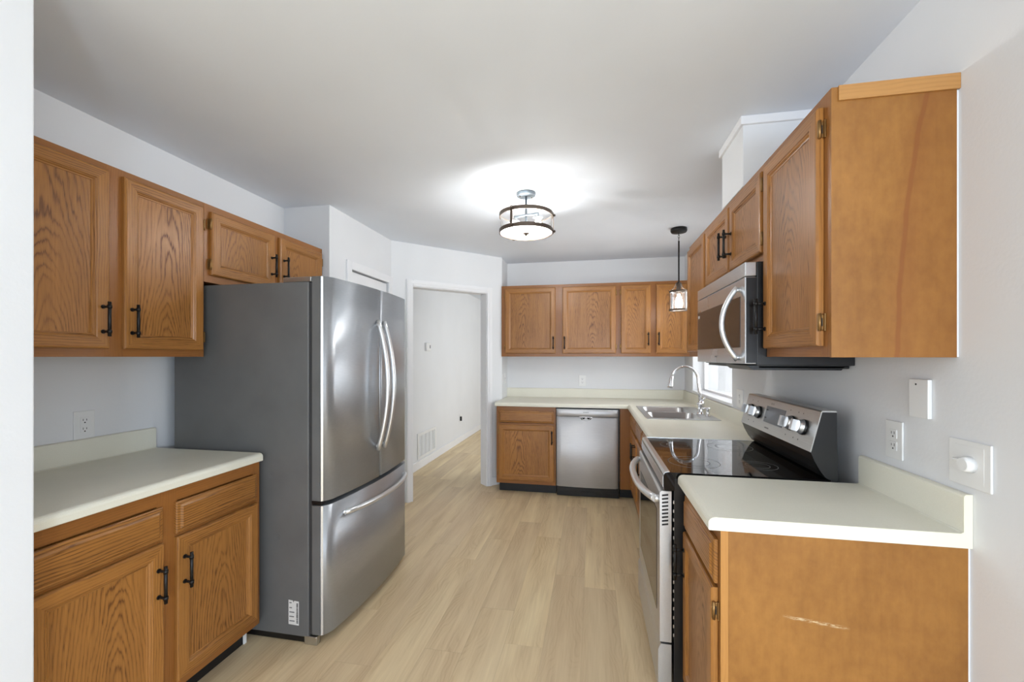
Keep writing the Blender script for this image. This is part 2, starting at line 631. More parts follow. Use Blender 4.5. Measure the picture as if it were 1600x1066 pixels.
def build(name, mb, parent=None, label=None, cat=None, group=None, kind=None):
    bm = mb.bm
    bmesh.ops.recalc_face_normals(bm, faces=bm.faces[:])
    lo = Vector((min(v.co.x for v in bm.verts), min(v.co.y for v in bm.verts), min(v.co.z for v in bm.verts)))
    hi = Vector((max(v.co.x for v in bm.verts), max(v.co.y for v in bm.verts), max(v.co.z for v in bm.verts)))
    c = (lo + hi) / 2
    bm.transform(Matrix.Translation(-c))
    me = bpy.data.meshes.new(name)
    bm.to_mesh(me)
    bm.free()
    for m in mb.mats:
        me.materials.append(m)
    o = bpy.data.objects.new(name, me)
    col.objects.link(o)
    if parent is not None:
        o.parent = parent
        o.location = c - WORLD[parent]
    else:
        o.location = c
    WORLD[o] = c
    return props(o, label, cat, group, kind)


def struct(name, mb, parent=None):
    return build(name, mb, parent, kind=None if parent else 'structure')


# ------------------------------------------------------------------ room shell
XL, XR, YB, CEIL = -2.19, 0.968, 4.773, 2.446
WX0, WX1, WZ0, WZ1 = 3.215, 4.40, 1.04, 2.06          # window over the sink: y range, z range

b = MB(); b.prism([(-4.7, -6.7), (4.4, -6.7), (4.4, 0.95), (XR + 0.14, 0.95), (XR + 0.14, YB), (1.37, YB), (1.37, 9.2), (-4.7, 9.2)], -0.1, 0.0, 'Z', 'floor'); struct('floor', b)
b = MB(); b.prism([(-4.7, -6.7), (4.4, -6.7), (4.4, 0.95), (XR + 0.14, 0.95), (XR + 0.14, YB), (1.37, YB), (1.37, 9.2), (-4.7, 9.2)], CEIL, CEIL + 0.1, 'Z', 'ceiling'); struct('ceiling', b)

b = MB(); b.box(XL - 0.12, XL, 0.857, 2.679, 0, CEIL, 'wall'); struct('wall_left', b)
b = MB(); b.box(-4.6, -1.449, 0.735, 0.857, 0, CEIL, 'wall', 0.004); struct('wall_near', b)
b = MB()
b.box(XR, XR + 0.14, 0.83, WX0, 0, CEIL, 'wall')
b.box(XR + 0.14, 4.3, 0.83, 0.95, 0, CEIL, 'wall')
b.box(XR, XR + 0.14, WX1, 4.9, 0, CEIL, 'wall')
b.box(XR, XR + 0.14, WX0, WX1, 0, WZ0, 'wall')
b.box(XR, XR + 0.14, WX0, WX1, WZ1, CEIL, 'wall')
struct('wall_right', b)
b = MB(); b.box(-0.968, 1.37, YB, YB + 0.115, 0, CEIL, 'wall'); struct('wall_back', b)
b = MB(); b.box(-1.085, -0.968, 4.465, YB + 0.115, 0, CEIL, 'wall'); struct('wall_return', b)

# closet bump-out behind the refrigerator, with its door opening
b = MB()
b.box(XL - 0.12, -1.825, 2.679, 2.76, 0, CEIL, 'wall')
b.box(-1.925, -1.825, 2.76, 2.943, 0, CEIL, 'wall')
b.box(-1.925, -1.825, 3.553, 3.61, 0, CEIL, 'wall')
b.box(-1.925, -1.825, 2.943, 3.553, 2.046, CEIL, 'wall')
b.box(XL - 0.12, -1.925, 3.53, 3.61, 0, CEIL, 'wall')
b.box(XL - 0.12, XL, 2.76, 3.53, 0, CEIL, 'wall')
struct('wall_closet', b)
b = MB(); b.box(-1.868, -1.838, 2.951, 3.545, 0.01, 2.036, 'trim', 0.003)
d1 = struct('door_1', b)
b = MB(); b.box(-1.85, -1.80, 3.0, 3.05, 0.98, 1.03, 'handle_steel', 0.012); build('door_knob', b, d1)
b = MB()
for y0, y1, z0, z1 in ((2.883, 2.947, 0, 2.108), (3.549, 3.609, 0, 2.108), (2.947, 3.549, 2.044, 2.108)):
    b.box(-1.825, -1.811, y0, y1, z0, z1, 'trim', 0.003)
struct('trim_1', b)

# the angled wall with the doorway to the hall (45 degrees)
S2 = math.sqrt(0.5)
AX, AY = -1.8225, 3.6085


def ang(s, t, z):
    """s along the angled wall, t behind its kitchen face"""
    return (AX + (s - t) * S2, AY + (s + t) * S2, z)


OL, OR, OT = 0.207, 1.016, 2.038
b = MB()
b.box(-0.02, OL - 0.012, 0, 0.115, 0, CEIL, 'wall', tf=ang)
b.box(OR + 0.012, 1.213, 0, 0.115, 0, CEIL, 'wall', tf=ang)
b.box(OL - 0.012, OR + 0.012, 0, 0.115, OT + 0.012, CEIL, 'wall', tf=ang)
struct('wall_angled', b)
b = MB()   # jamb lining + casings on both faces
b.box(OL - 0.012, OL, -0.004, 0.119, 0, OT + 0.012, 'trim', tf=ang)
b.box(OR, OR + 0.012, -0.004, 0.119, 0, OT + 0.012, 'trim', tf=ang)
b.box(OL, OR, -0.004, 0.119, OT, OT + 0.012, 'trim', tf=ang)
for t0, t1 in ((-0.016, 0.0), (0.115, 0.131)):
    b.box(OL - 0.067, OL - 0.006, t0, t1, 0, OT + 0.067, 'trim', 0.004, tf=ang)
    b.box(OR + 0.006, OR + 0.067, t0, t1, 0, OT + 0.067, 'trim', 0.004, tf=ang)
    b.box(OL - 0.006, OR + 0.006, t0, t1, OT + 0.006, OT + 0.067, 'trim', 0.004, tf=ang)
b.box(OL - 0.058, OL - 0.028, -0.021, -0.016, 0, OT + 0.055, 'trim', 0.002, tf=ang)
b.box(OR + 0.028, OR + 0.058, -0.021, -0.016, 0, OT + 0.055, 'trim', 0.002, tf=ang)
b.box(OL - 0.028, OR + 0.028, -0.021, -0.016, OT + 0.028, OT + 0.055, 'trim', 0.002, tf=ang)
struct('trim_2', b)
b = MB(); b.box(OR + 0.067, 1.209, -0.012, 0.0, 0, 0.085, 'trim', 0.003, tf=ang); struct('baseboard_angled', b)

# hall beyond the doorway
HX = -2.088
b = MB(); b.box(HX - 0.12, HX, 3.61, 9.1, 0, CEIL, 'wall'); struct('wall_hall', b)
b = MB(); b.box(HX, HX + 0.014, 3.63, 9.0, 0, 0.10, 'trim', 0.004); struct('baseboard_hall', b)
b = MB(); b.box(-2.2, 1.37, 9.0, 9.12, 0, CEIL, 'wall'); struct('wall_hall_end', b)
b = MB()
b.box(1.25, 1.37, 4.888, 5.0, 0, CEIL, 'wall'); b.box(1.25, 1.37, 7.8, 9.1, 0, CEIL, 'wall')
b.box(1.25, 1.37, 5.0, 7.8, 0, 0.75, 'wall'); b.box(1.25, 1.37, 5.0, 7.8, 2.25, CEIL, 'wall')
struct('wall_hall_right', b)

# dining end behind the camera
b = MB()
b.box(-4.6, -3.3, -6.62, -6.5, 0, CEIL, 'wall'); b.box(2.9, 4.3, -6.62, -6.5, 0, CEIL, 'wall')
b.box(-3.3, 2.9, -6.62, -6.5, 2.2, CEIL, 'wall'); b.box(-3.3, 2.9, -6.62, -6.5, 0, 0.1, 'wall')
struct('wall_rear', b)
b = MB()
b.box(4.2, 4.32, -6.6, -4.1, 0, CEIL, 'wall'); b.box(4.2, 4.32, 0.3, 0.95, 0, CEIL, 'wall')
b.box(4.2, 4.32, -4.1, 0.3, 0, 0.4, 'wall'); b.box(4.2, 4.32, -4.1, 0.3, 2.2, CEIL, 'wall')
struct('wall_dining_right', b)  # unseen wall, left open so the added right light can pass
b = MB()
b.box(-4.62, -4.5, -6.6, -4.9, 0, CEIL, 'wall'); b.box(-4.62, -4.5, -0.1, 0.857, 0, CEIL, 'wall')
b.box(-4.62, -4.5, -4.9, -0.1, 0, 0.4, 'wall'); b.box(-4.62, -4.5, -4.9, -0.1, 2.2, CEIL, 'wall')
struct('wall_dining', b)

# boxed vent chase between the wall cabinets and the ceiling
b = MB()
b.box(0.66, XR, 2.043, 2.352, 2.136, CEIL, 'wall', 0.003)
b.box(0.648, XR, 2.031, 2.364, CEIL - 0.038, CEIL, 'trim', 0.003)
struct('wall_chase', b)

# painted caulk lines where the end panels meet the wall
b = MB(); b.box(XR - 0.0058, XR, 1.339, 1.346, 1.374, 2.094, 'trim', 0.001); struct('trim_3', b)
b = MB(); b.box(XR - 0.0058, XR, 1.304, 1.311, 0.0, 0.875, 'trim', 0.001); struct('trim_4', b)

# window over the sink
b = MB()
for y0, y1, z0, z1 in ((WX0, WX0 + 0.022, WZ0, WZ1), (WX1 - 0.022, WX1, WZ0, WZ1), (WX0, WX1, WZ0, WZ0 + 0.022),
                       (WX0, WX1, WZ1 - 0.022, WZ1), (WX0, WX1, 1.54, 1.565)):
    b.box(XR + 0.10, XR + 0.135, y0, y1, z0, z1, 'trim', 0.003)
w1 = struct('window_1', b)
b = MB(); b.box(XR + 0.116, XR + 0.120, WX0 + 0.015, WX1 - 0.015, WZ0 + 0.015, WZ1 - 0.015, 'pane'); build('pane', b, w1)
b = MB()
b.box(XR - 0.012, XR + 0.102, WX0 - 0.03, WX1 + 0.0, WZ0 - 0.019, WZ0 + 0.004, 'trim', 0.004)
build('window_sill', b, w1)

# ------------------------------------------------------------------ cabinet kit
# each mapping turns (u along the run, d out of the face, z) into the room


def face_left(F):
    return lambda u, d, z: (F + d, u, z)


def face_right(F):
    return lambda u, d, z: (F - d, u, z)


def face_back(F):
    return lambda u, d, z: (u, F - d, z)


def fbox(mb, mp, u0, u1, d0, d1, z0, z1, m, bev=0.0):
    p, q = mp(u0, d0, z0), mp(u1, d1, z1)
    mb.box(p[0], q[0], p[1], q[1], p[2], q[2], m, bev)


def ringloft(mb, mp, u0, u1, z0, z1, prof, m_st, m_rl, cap=None):
    """mitred frame: prof = [(inset, depth)...] rings; stiles and rails get their own grain"""
    rings = []
    for ins, d in prof:
        rings.append([mb.bm.verts.new(mp(*p)) for p in ((u0 + ins, d, z0 + ins), (u1 - ins, d, z0 + ins), (u1 - ins, d, z1 - ins), (u0 + ins, d, z1 - ins))])
    ks, kr = mb.mi(m_st), mb.mi(m_rl)
    for a, c in zip(rings, rings[1:]):
        for i in range(4):
            j = (i + 1) % 4
            f = mb.bm.faces.new((a[i], a[j], c[j], c[i]))
            f.material_index = kr if i in (0, 2) else ks
    f = mb.bm.faces.new(rings[0][::-1])
    f.material_index = ks
    if cap:
        f = mb.bm.faces.new(rings[-1])
        f.material_index = mb.mi(cap)


DT = 0.02   # door thickness


def bar_handle(mp, u, z, parent, d=DT, upright=True, length=0.134, mat='black_bar', name='handle'):
    mb = MB()
    h, sp, out = length / 2, 0.048, 0.032

    def pt(a, dd):
        return mp(u, d + dd, z + a) if upright else mp(u + a, d + dd, z)
    mb.tube([pt(-h, out), pt(h, out)], 0.0058, mat, 12)
    for s in (-1, 1):
        mb.tube([pt(s * sp, 0.0), pt(s * sp, out)], 0.0045, mat, 10)
        mb.tube([pt(s * sp, 0.0), pt(s * sp, 0.003)], 0.008, mat, 12)
        mb.tube([pt(s * sp - 0.006, out), pt(s * sp + 0.006, out)], 0.0078, mat, 12)
    return build(name, mb, parent)


def hinge(mp, u, z, side, parent):
    """side: +1 hinge on the high-u edge, -1 on the low-u edge; wraps the door edge on to the face frame"""
    mb = MB()
    fbox(mb, mp, u, u + side * 0.012, 0.0005, 0.004, z - 0.026, z + 0.026, 'brass', 0.001)
    fbox(mb, mp, u, u + side * 0.004, 0.003, 0.019, z - 0.022, z + 0.022, 'brass', 0.001)
    mb.tube([mp(u + side * 0.005, 0.014, z - 0.026), mp(u + side * 0.005, 0.014, z + 0.026)], 0.0045, 'brass', 10)
    fbox(mb, mp, u + side * 0.004, u + side * 0.0048, 0.006, 0.010, z - 0.012, z + 0.012, 'dark_slot')
    return build('hinge', mb, parent)


def make_door(mp, u0, u1, z0, z1, parent, horiz, handle=None, hinges=None, name='door'):
    mb = MB()
    prof = [(0, 0.001), (0, 0.014), (0.004, DT - 0.001), (0.008, DT), (0.043, DT), (0.046, 0.0175), (0.049, 0.0175), (0.054, 0.0125), (0.058, 0.0115), (0.060, 0.009)]
    ringloft(mb, mp, u0, u1, z0, z1, prof, 'oak_st', horiz)
    d = build(name, mb, parent)
    mb = MB()
    fbox(mb, mp, u0 + 0.055, u1 - 0.055, 0.003, 0.0096, z0 + 0.055, z1 - 0.055, 'oak_z')
    build('panel', mb, d)
    if handle:
        bar_handle(mp, handle[0], handle[1], d)
    if hinges:
        for z in hinges[1]:
            hinge(mp, u1 if hinges[0] > 0 else u0, z, hinges[0], d)
    return d


def make_drawer(mp, u0, u1, z0, z1, parent, horiz, name='drawer_front'):
    mb = MB()
    prof = [(0, 0.001), (0, 0.010), (0.003, 0.0125), (0.014, 0.0145), (0.021, DT)]
    ringloft(mb, mp, u0, u1, z0, z1, prof, horiz, horiz, horiz)
    return build(name, mb, parent)


def face_frame(mp, u0, u1, z0, z1, stiles, rails, parent, horiz_m='frame_z', th=0.019):
    """stiles: list of (u0,u1); rails: list of (z0,z1)"""
    mb = MB()
    for a, c in stiles:
        fbox(mb, mp, a, c, -th, 0.0, z0, z1, 'frame_z')
    st = sorted(stiles)
    for (a, c), (e, f) in zip(st, st[1:]):
        for r0, r1 in rails:
            fbox(mb, mp, c, e, -th, -0.0004, r0, r1, horiz_m)
    return build('face_frame', mb, parent)


UT, UB = 2.134, 1.374
FZ = 'frame_z'
frame_y = oak('oak_rail_along_y', 'Y', (150, 97, 46), (112, 68, 30), cathedral=False, contrast=0.6)
frame_x = oak('oak_rail_along_x', 'X', (150, 97, 46), (112, 68, 30), cathedral=False, contrast=0.6)

# ---- left wall cabinets
LF = -1.882
mp = face_left(LF)
c = thing('wall_cabinet', 'two-door oak wall cabinet above the left worktop', 'cabinet', (XL, 1.3, UB), 'oak wall cabinets on the left wall')
b = MB(); b.box(XL + 0.001, LF - 0.019, 0.859, 1.752, UB, UT, 'frame_z'); build('carcass', b, c)
face_frame(mp, 0.859, 1.753, UB, UT, [(0.859, 0.905), (1.325, 1.39), (1.722, 1.753)], [(UB, UB + 0.045), (UT - 0.042, UT)], c, frame_y)
make_door(mp, 0.893, 1.330, 1.406, 2.106, c, 'oak_y', (1.305, 1.520))
make_door(mp, 1.384, 1.738, 1.406, 2.106, c, 'oak_y', (1.410, 1.520), (1, (2.02, 1.47)))

c = thing('wall_cabinet', 'short two-door oak wall cabinet above the refrigerator', 'cabinet', (XL, 2.2, 1.745), 'oak wall cabinets on the left wall')
b = MB(); b.box(XL + 0.001, LF - 0.019, 1.754, 2.676, 1.745, UT, 'frame_z'); build('carcass', b, c)
face_frame(mp, 1.754, 2.677, 1.745, UT, [(1.754, 1.80), (2.195, 2.265), (2.64, 2.677)], [(1.745, 1.79), (UT - 0.045, UT)], c, frame_y)
make_door(mp, 1.784, 2.209, 1.782, 2.098, c, 'oak_y', (2.180, 1.910), (-1, (2.035, 1.835)))
make_door(mp, 2.251, 2.655, 1.782, 2.098, c, 'oak_y', (2.280, 1.915), (1, (2.035, 1.835)))

# ---- right wall cabinets (faces look to -x)
RF = 0.662
mp = face_right(RF)
c = thing('wall_cabinet', 'tall single-door oak wall cabinet with streaked end panel, nearest on the right wall', 'cabinet', (XR, 1.56, UB), 'oak wall cabinets on the right wall')
b = MB(); b.box(RF + 0.019, XR - 0.001, 1.345, 1.783, UB, UT, 'frame_z'); build('carcass', b, c)
b = MB(); b.box(RF + 0.0, XR - 0.006, 1.337, 1.3448, UB - 0.001, UT, 'birch_streak'); build('end_panel', b, c, 'smooth stained end panel with a dark streak')
b = MB(); b.box(RF + 0.016, XR - 0.0005, 1.331, 1.337, 2.094, UT + 0.002, 'oak_edge', 0.001); build('scribe_strip', b, c, 'pale oak strip along the top edge')
face_frame(mp, 1.345, 1.784, UB, UT, [(1.345, 1.395), (1.755, 1.784)], [(UB, UB + 0.045), (UT - 0.042, UT)], c, frame_y)
make_door(mp, 1.375, 1.772, 1.406, 2.100, c, 'oak_y', (1.748, 1.528), (-1, (2.035, 1.475)))

c = thing('wall_cabinet', 'short two-door oak wall cabinet directly above the microwave', 'cabinet', (XR, 2.2, 1.748), 'oak wall cabinets on the right wall')
b = MB(); b.box(RF + 0.019, XR - 0.001, 1.785, 2.634, 1.752, UT, 'frame_z'); build('carcass', b, c)
face_frame(mp, 1.785, 2.635, 1.752, UT, [(1.785, 1.815), (2.165, 2.215), (2.605, 2.635)], [(1.752, 1.797), (UT - 0.045, UT)], c, frame_y)
make_door(mp, 1.799, 2.180, 1.782, 2.098, c, 'oak_y', (2.150, 1.908), (-1, (2.045, 1.835)))
make_door(mp, 2.200, 2.620, 1.782, 2.098, c, 'oak_y', (2.232, 1.915))

c = thing('wall_cabinet', 'single-door oak wall cabinet on the far side of the microwave', 'cabinet', (XR, 2.87, UB), 'oak wall cabinets on the right wall')
b = MB(); b.box(RF + 0.019, XR - 0.001, 2.636, 3.109, UB, UT, 'frame_z'); build('carcass', b, c)
face_frame(mp, 2.636, 3.110, UB, UT, [(2.636, 2.67), (3.07, 3.110)], [(UB, UB + 0.045), (UT - 0.042, UT)], c, frame_y)
make_door(mp, 2.652, 3.092, 1.406, 2.100, c, 'oak_y')

# ---- back wall cabinets
BF = 4.452
mp = face_back(BF)
c = thing('wall_cabinet', 'wide two-door oak wall cabinet on the back wall above the dishwasher', 'cabinet', (-0.35, YB, UB), 'oak wall cabinets on the back wall')
b = MB(); b.box(-0.966, 0.257, BF + 0.019, YB - 0.001, UB, UT, 'frame_z'); build('carcass', b, c)
face_frame(mp, -0.966, 0.258, UB, UT, [(-0.966, -0.91), (-0.40, -0.295), (0.215, 0.258)], [(UB, UB + 0.045), (UT - 0.042, UT)], c, frame_x)
make_door(mp, -0.925, -0.384, 1.406, 2.102, c, 'oak_x', (-0.405, 1.518), (-1, (2.03, 1.475)))
make_door(mp, -0.310, 0.233, 1.406, 2.102, c, 'oak_x', (-0.288, 1.518), (1, (2.03, 1.475)))
c = thing('wall_cabinet', 'narrow two-door oak wall cabinet in the back corner behind the pendant light', 'cabinet', (0.61, YB, UB), 'oak wall cabinets on the back wall')
b = MB(); b.box(0.259, XR - 0.001, BF + 0.019, YB - 0.001, UB, UT, 'frame_z'); build('carcass', b, c)
face_frame(mp, 0.259, XR - 0.001, UB, UT, [(0.259, 0.305), (0.555, 0.648), (0.905, XR - 0.001)], [(UB, UB + 0.045), (UT - 0.042, UT)], c, frame_x)
make_door(mp, 0.284, 0.574, 1.406, 2.102, c, 'oak_x', (0.552, 1.552), (-1, (2.03, 1.475)))
make_door(mp, 0.629, 0.922, 1.406, 2.102, c, 'oak_x', (0.652, 1.552), (1, (2.03, 1.475)))

# ---- base cabinets
BT = 0.875
LBF = -1.566
mp = face_left(LBF)
c = thing('base_cabinet', 'oak base cabinet with two drawers and two doors beside the refrigerator', 'cabinet', (XL, 1.3, 0), None)
b = MB(); b.box(XL + 0.001, LBF - 0.019, 0.859, 1.751, 0.10, BT, 'frame_z'); build('carcass', b, c)
face_frame(mp, 0.859, 1.752, 0.10, BT, [(0.859, 0.905), (1.270, 1.345), (1.715, 1.752)], [(0.10, 0.145), (0.675, 0.705), (0.825, BT)], c, frame_y)
make_drawer(mp, 0.893, 1.284, 0.700, 0.820, c, 'oak_y')
make_drawer(mp, 1.334, 1.727, 0.700, 0.820, c, 'oak_y')
make_door(mp, 0.893, 1.284, 0.135, 0.688, c, 'oak_y', (1.260, 0.549))
make_door(mp, 1.334, 1.727, 0.135, 0.688, c, 'oak_y', (1.360, 0.556))
b = MB(); b.box(XL + 0.02, -1.64, 0.862, 1.74, 0.001, 0.0995, 'black_toe'); build('toe_kick', b, c)
b = MB(); b.box(-1.639, -1.631, 1.732, 1.748, 0.001, 0.0995, 'white_plastic', 0.002); build('toe_kick_end_strip', b, c, 'white strip ending the black toe kick')

BBF = 4.163
mp = face_back(BBF)
c = thing('base_cabinet', 'oak base cabinet with one drawer over one door, left of the dishwasher', 'cabinet', (-0.66, YB, 0), None)
b = MB(); b.box(-0.953, -0.358, BBF + 0.019, YB - 0.001, 0.10, BT, 'frame_z'); build('carcass', b, c)
face_frame(mp, -0.955, -0.357, 0.10, BT, [(-0.955, -0.905), (-0.395, -0.357)], [(0.10, 0.145), (0.675, 0.705), (0.825, BT)], c, frame_x)
make_drawer(mp, -0.932, -0.372, 0.712, 0.832, c, 'oak_x')
make_door(mp, -0.932, -0.372, 0.135, 0.690, c, 'oak_x', (-0.392, 0.577), (-1, (0.62, 0.21)))
b = MB(); b.box(-0.940, -0.358, 4.238, YB - 0.02, 0.001, 0.0995, 'black_toe'); build('toe_kick', b, c)

SF = 0.367
mp = face_right(SF)
c = thing('base_cabinet', 'oak corner sink base cabinet under the double sink, right of the dishwasher', 'cabinet', (XR, 3.7, 0), None)
b = MB()
b.box(SF + 0.02, XR - 0.001, 3.17, 3.188, 0.10, BT, 'frame_z'); b.box(SF + 0.02, XR - 0.001, 3.188, YB - 0.001, 0.10, 0.118, 'frame_z')
b.box(0.258, SF, BBF, BBF + 0.019, 0.10, BT, 'frame_z'); b.box(0.270, SF + 0.02, 4.182, 4.20, 0.10, BT, 'frame_z')
build('carcass', b, c)
face_frame(mp, 3.17, 4.163, 0.10, BT, [(3.17, 3.205), (3.62, 3.66), (4.08, 4.163)], [(0.10, 0.145), (0.675, 0.705), (0.825, BT)], c, frame_y)
for u0, u1, hu in ((3.20, 3.632, 3.605), (3.648, 4.10, 3.675)):
    make_drawer(mp, u0, u1, 0.712, 0.832, c, 'oak_y', 'false_drawer_front')
    make_door(mp, u0, u1, 0.135, 0.690, c, 'oak_y', (hu, 0.577))
b = MB(); b.box(0.442, 0.46, 3.17, 4.26, 0.001, 0.0995, 'black_toe'); b.box(0.262, 0.46, 4.238, 4.26, 0.001, 0.0995, 'black_toe'); build('toe_kick', b, c)

c = thing('base_cabinet', 'narrow oak base cabinet between the range and the sink base', 'cabinet', (XR, 2.83, 0), None)
b = MB(); b.box(SF + 0.019, XR - 0.001, 2.505, 3.168, 0.10, BT, 'frame_z'); build('carcass', b, c)
face_frame(mp, 2.503, 3.169, 0.10, BT, [(2.503, 2.56), (3.135, 3.169)], [(0.10, 0.145), (0.675, 0.705), (0.825, BT)], c, frame_y)
make_drawer(mp, 2.545, 3.150, 0.712, 0.832, c, 'oak_y')
make_door(mp, 2.545, 3.150, 0.135, 0.690, c, 'oak_y', (3.122, 0.577))
b = MB(); b.box(0.442, XR - 0.02, 2.505, 3.168, 0.001, 0.0995, 'black_toe'); build('toe_kick', b, c)

mp = face_right(0.361)
c = thing('base_cabinet', 'oak base cabinet with a scraped end panel on the near side of the range', 'cabinet', (XR, 1.5, 0), None)
b = MB(); b.box(0.380, XR - 0.001, 1.310, 1.734, 0.10, BT, 'frame_z'); build('carcass', b, c)
b = MB(); b.box(0.361, XR - 0.006, 1.302, 1.3098, 0.0, BT, 'birch_scrape'); build('end_panel', b, c, 'smooth stained end panel with a pale scrape')
b = MB(); b.box(0.361, 0.381, 1.2995, 1.302, 0.0, BT, 'oak_edge_z'); build('edge_strip', b, c, 'paler oak strip on the front edge')
face_frame(mp, 1.310, 1.735, 0.10, BT, [(1.310, 1.345), (1.70, 1.735)], [(0.10, 0.145), (0.688, 0.712), (0.835, BT)], c, frame_y)
make_drawer(mp, 1.322, 1.722, 0.712, 0.840, c, 'oak_y')
make_door(mp, 1.322, 1.722, 0.130, 0.700, c, 'oak_y', (1.697, 0.590), (-1, (0.635, 0.19)))
b = MB(); b.box(0.435, XR - 0.02, 1.312, 1.734, 0.001, 0.0995, 'black_toe'); build('toe_kick', b, c)

# ------------------------------------------------------------------ worktops
DEPTH = 0.64
DECK = [(0.0, 0.8765), (DEPTH - 0.002, 0.8765), (DEPTH, 0.879), (DEPTH, 0.8985), (DEPTH - 0.002, 0.9045), (DEPTH - 0.006, 0.9095), (DEPTH - 0.012, 0.913), (DEPTH - 0.02, 0.9145),
        (DEPTH - 0.03, 0.914), (0.026, 0.914), (0.022, 0.915), (0.0195, 0.918), (0.0, 0.918)]
SPL = [(0.001, 0.9185), (0.0195, 0.9185), (0.0195, 1.008), (0.018, 1.013), (0.0135, 1.016), (0.001, 1.016)]


def run(mb, prof, mapf, m):
    """prof swept between stations; mapf(d, z, i) for stations i"""
    n = len(prof)
    st = mapf(None, None, None)
    vs_ = [mapf(d, z, i) for i in range(st) for d, z in prof]
    fs = []
    for i in range(st - 1):
        for k in range(n):
            fs.append((i * n + k, i * n + (k + 1) % n, (i + 1) * n + (k + 1) % n, (i + 1) * n + k))
    fs.append(tuple(range(n)))
    fs.append(tuple((st - 1) * n + k for k in range(n)))
    out = mb.faces(vs_, fs, m)
    return out


def straight(wall, sgn, y0, y1):
    def f(d, z, i):
        if d is None:
            return 2
        return (wall + sgn * d, (y0, y1)[i], z)
    return f


def ell(d, z, i):
    if d is None:
        return 3
    return [(-0.9665, YB - d, z), (XR - d, YB - d, z), (XR - d, 2.503, z)][i]


WT = []
t = thing('worktop', 'short cream laminate worktop on the left, under the wall outlet', 'worktop', (XL, 1.3, 0.876), 'cream laminate worktops')
b = MB(); run(b, DECK, straight(XL + 0.0005, 1, 0.859, 1.757), 'laminate'); build('deck', b, t)
b = MB(); run(b, SPL, straight(XL + 0.0005, 1, 0.859, 1.757), 'laminate'); build('backsplash', b, t)

t = thing('worktop', 'cream laminate worktop end beside the range, over the scraped panel', 'worktop', (XR, 1.5, 0.876), 'cream laminate worktops')
b = MB(); run(b, DECK, straight(XR - 0.0005, -1, 1.300, 1.738), 'laminate'); build('deck', b, t)
b = MB(); run(b, SPL, straight(XR - 0.0005, -1, 1.300, 1.738), 'laminate'); build('backsplash', b, t)
b = MB()
capprof = [(0.0, 0.8765)] + [p for p in DECK[1:10]] + [(0.0195, 0.918)] + SPL[2:5] + [(0.0, 1.016)]
b.prism([(XR - 0.0005 - d, z) for d, z in capprof], 1.296, 1.2995, 'Y', 'laminate_cap'); build('end_cap', b, t, 'pale cream end cap')

t = thing('worktop', 'long L-shaped cream laminate worktop along the back wall and around the sink', 'worktop', (0.3, YB, 0.876), 'cream laminate worktops')
b = MB(); run(b, DECK, ell, 'laminate'); deck = build('deck', b, t)
b = MB(); run(b, SPL, ell, 'laminate'); build('backsplash', b, t)

# sink cut-out in the L-shaped deck
SX0, SX1, SY0, SY1 = 0.395, 0.905, 3.238, 4.040
cut = MB(); cut.box(SX0 + 0.02, SX1 - 0.02, SY0 + 0.02, SY1 - 0.02, 0.7, 1.0, 'laminate')
cut = build('cutter', cut)
mod = deck.modifiers.new('cut', 'BOOLEAN')
mod.operation = 'DIFFERENCE'
mod.solver = 'EXACT'
mod.object = cut
dg = bpy.context.evaluated_depsgraph_get()
newme = bpy.data.meshes.new_from_object(deck.evaluated_get(dg))
deck.modifiers.clear()
deck.data = newme
bpy.data.objects.remove(cut)

# ------------------------------------------------------------------ sink + tap
t = thing('double_sink', 'stainless steel double-bowl sink set in the cream worktop by the window', 'sink', (0.65, 3.64, 0.914))
b = MB()
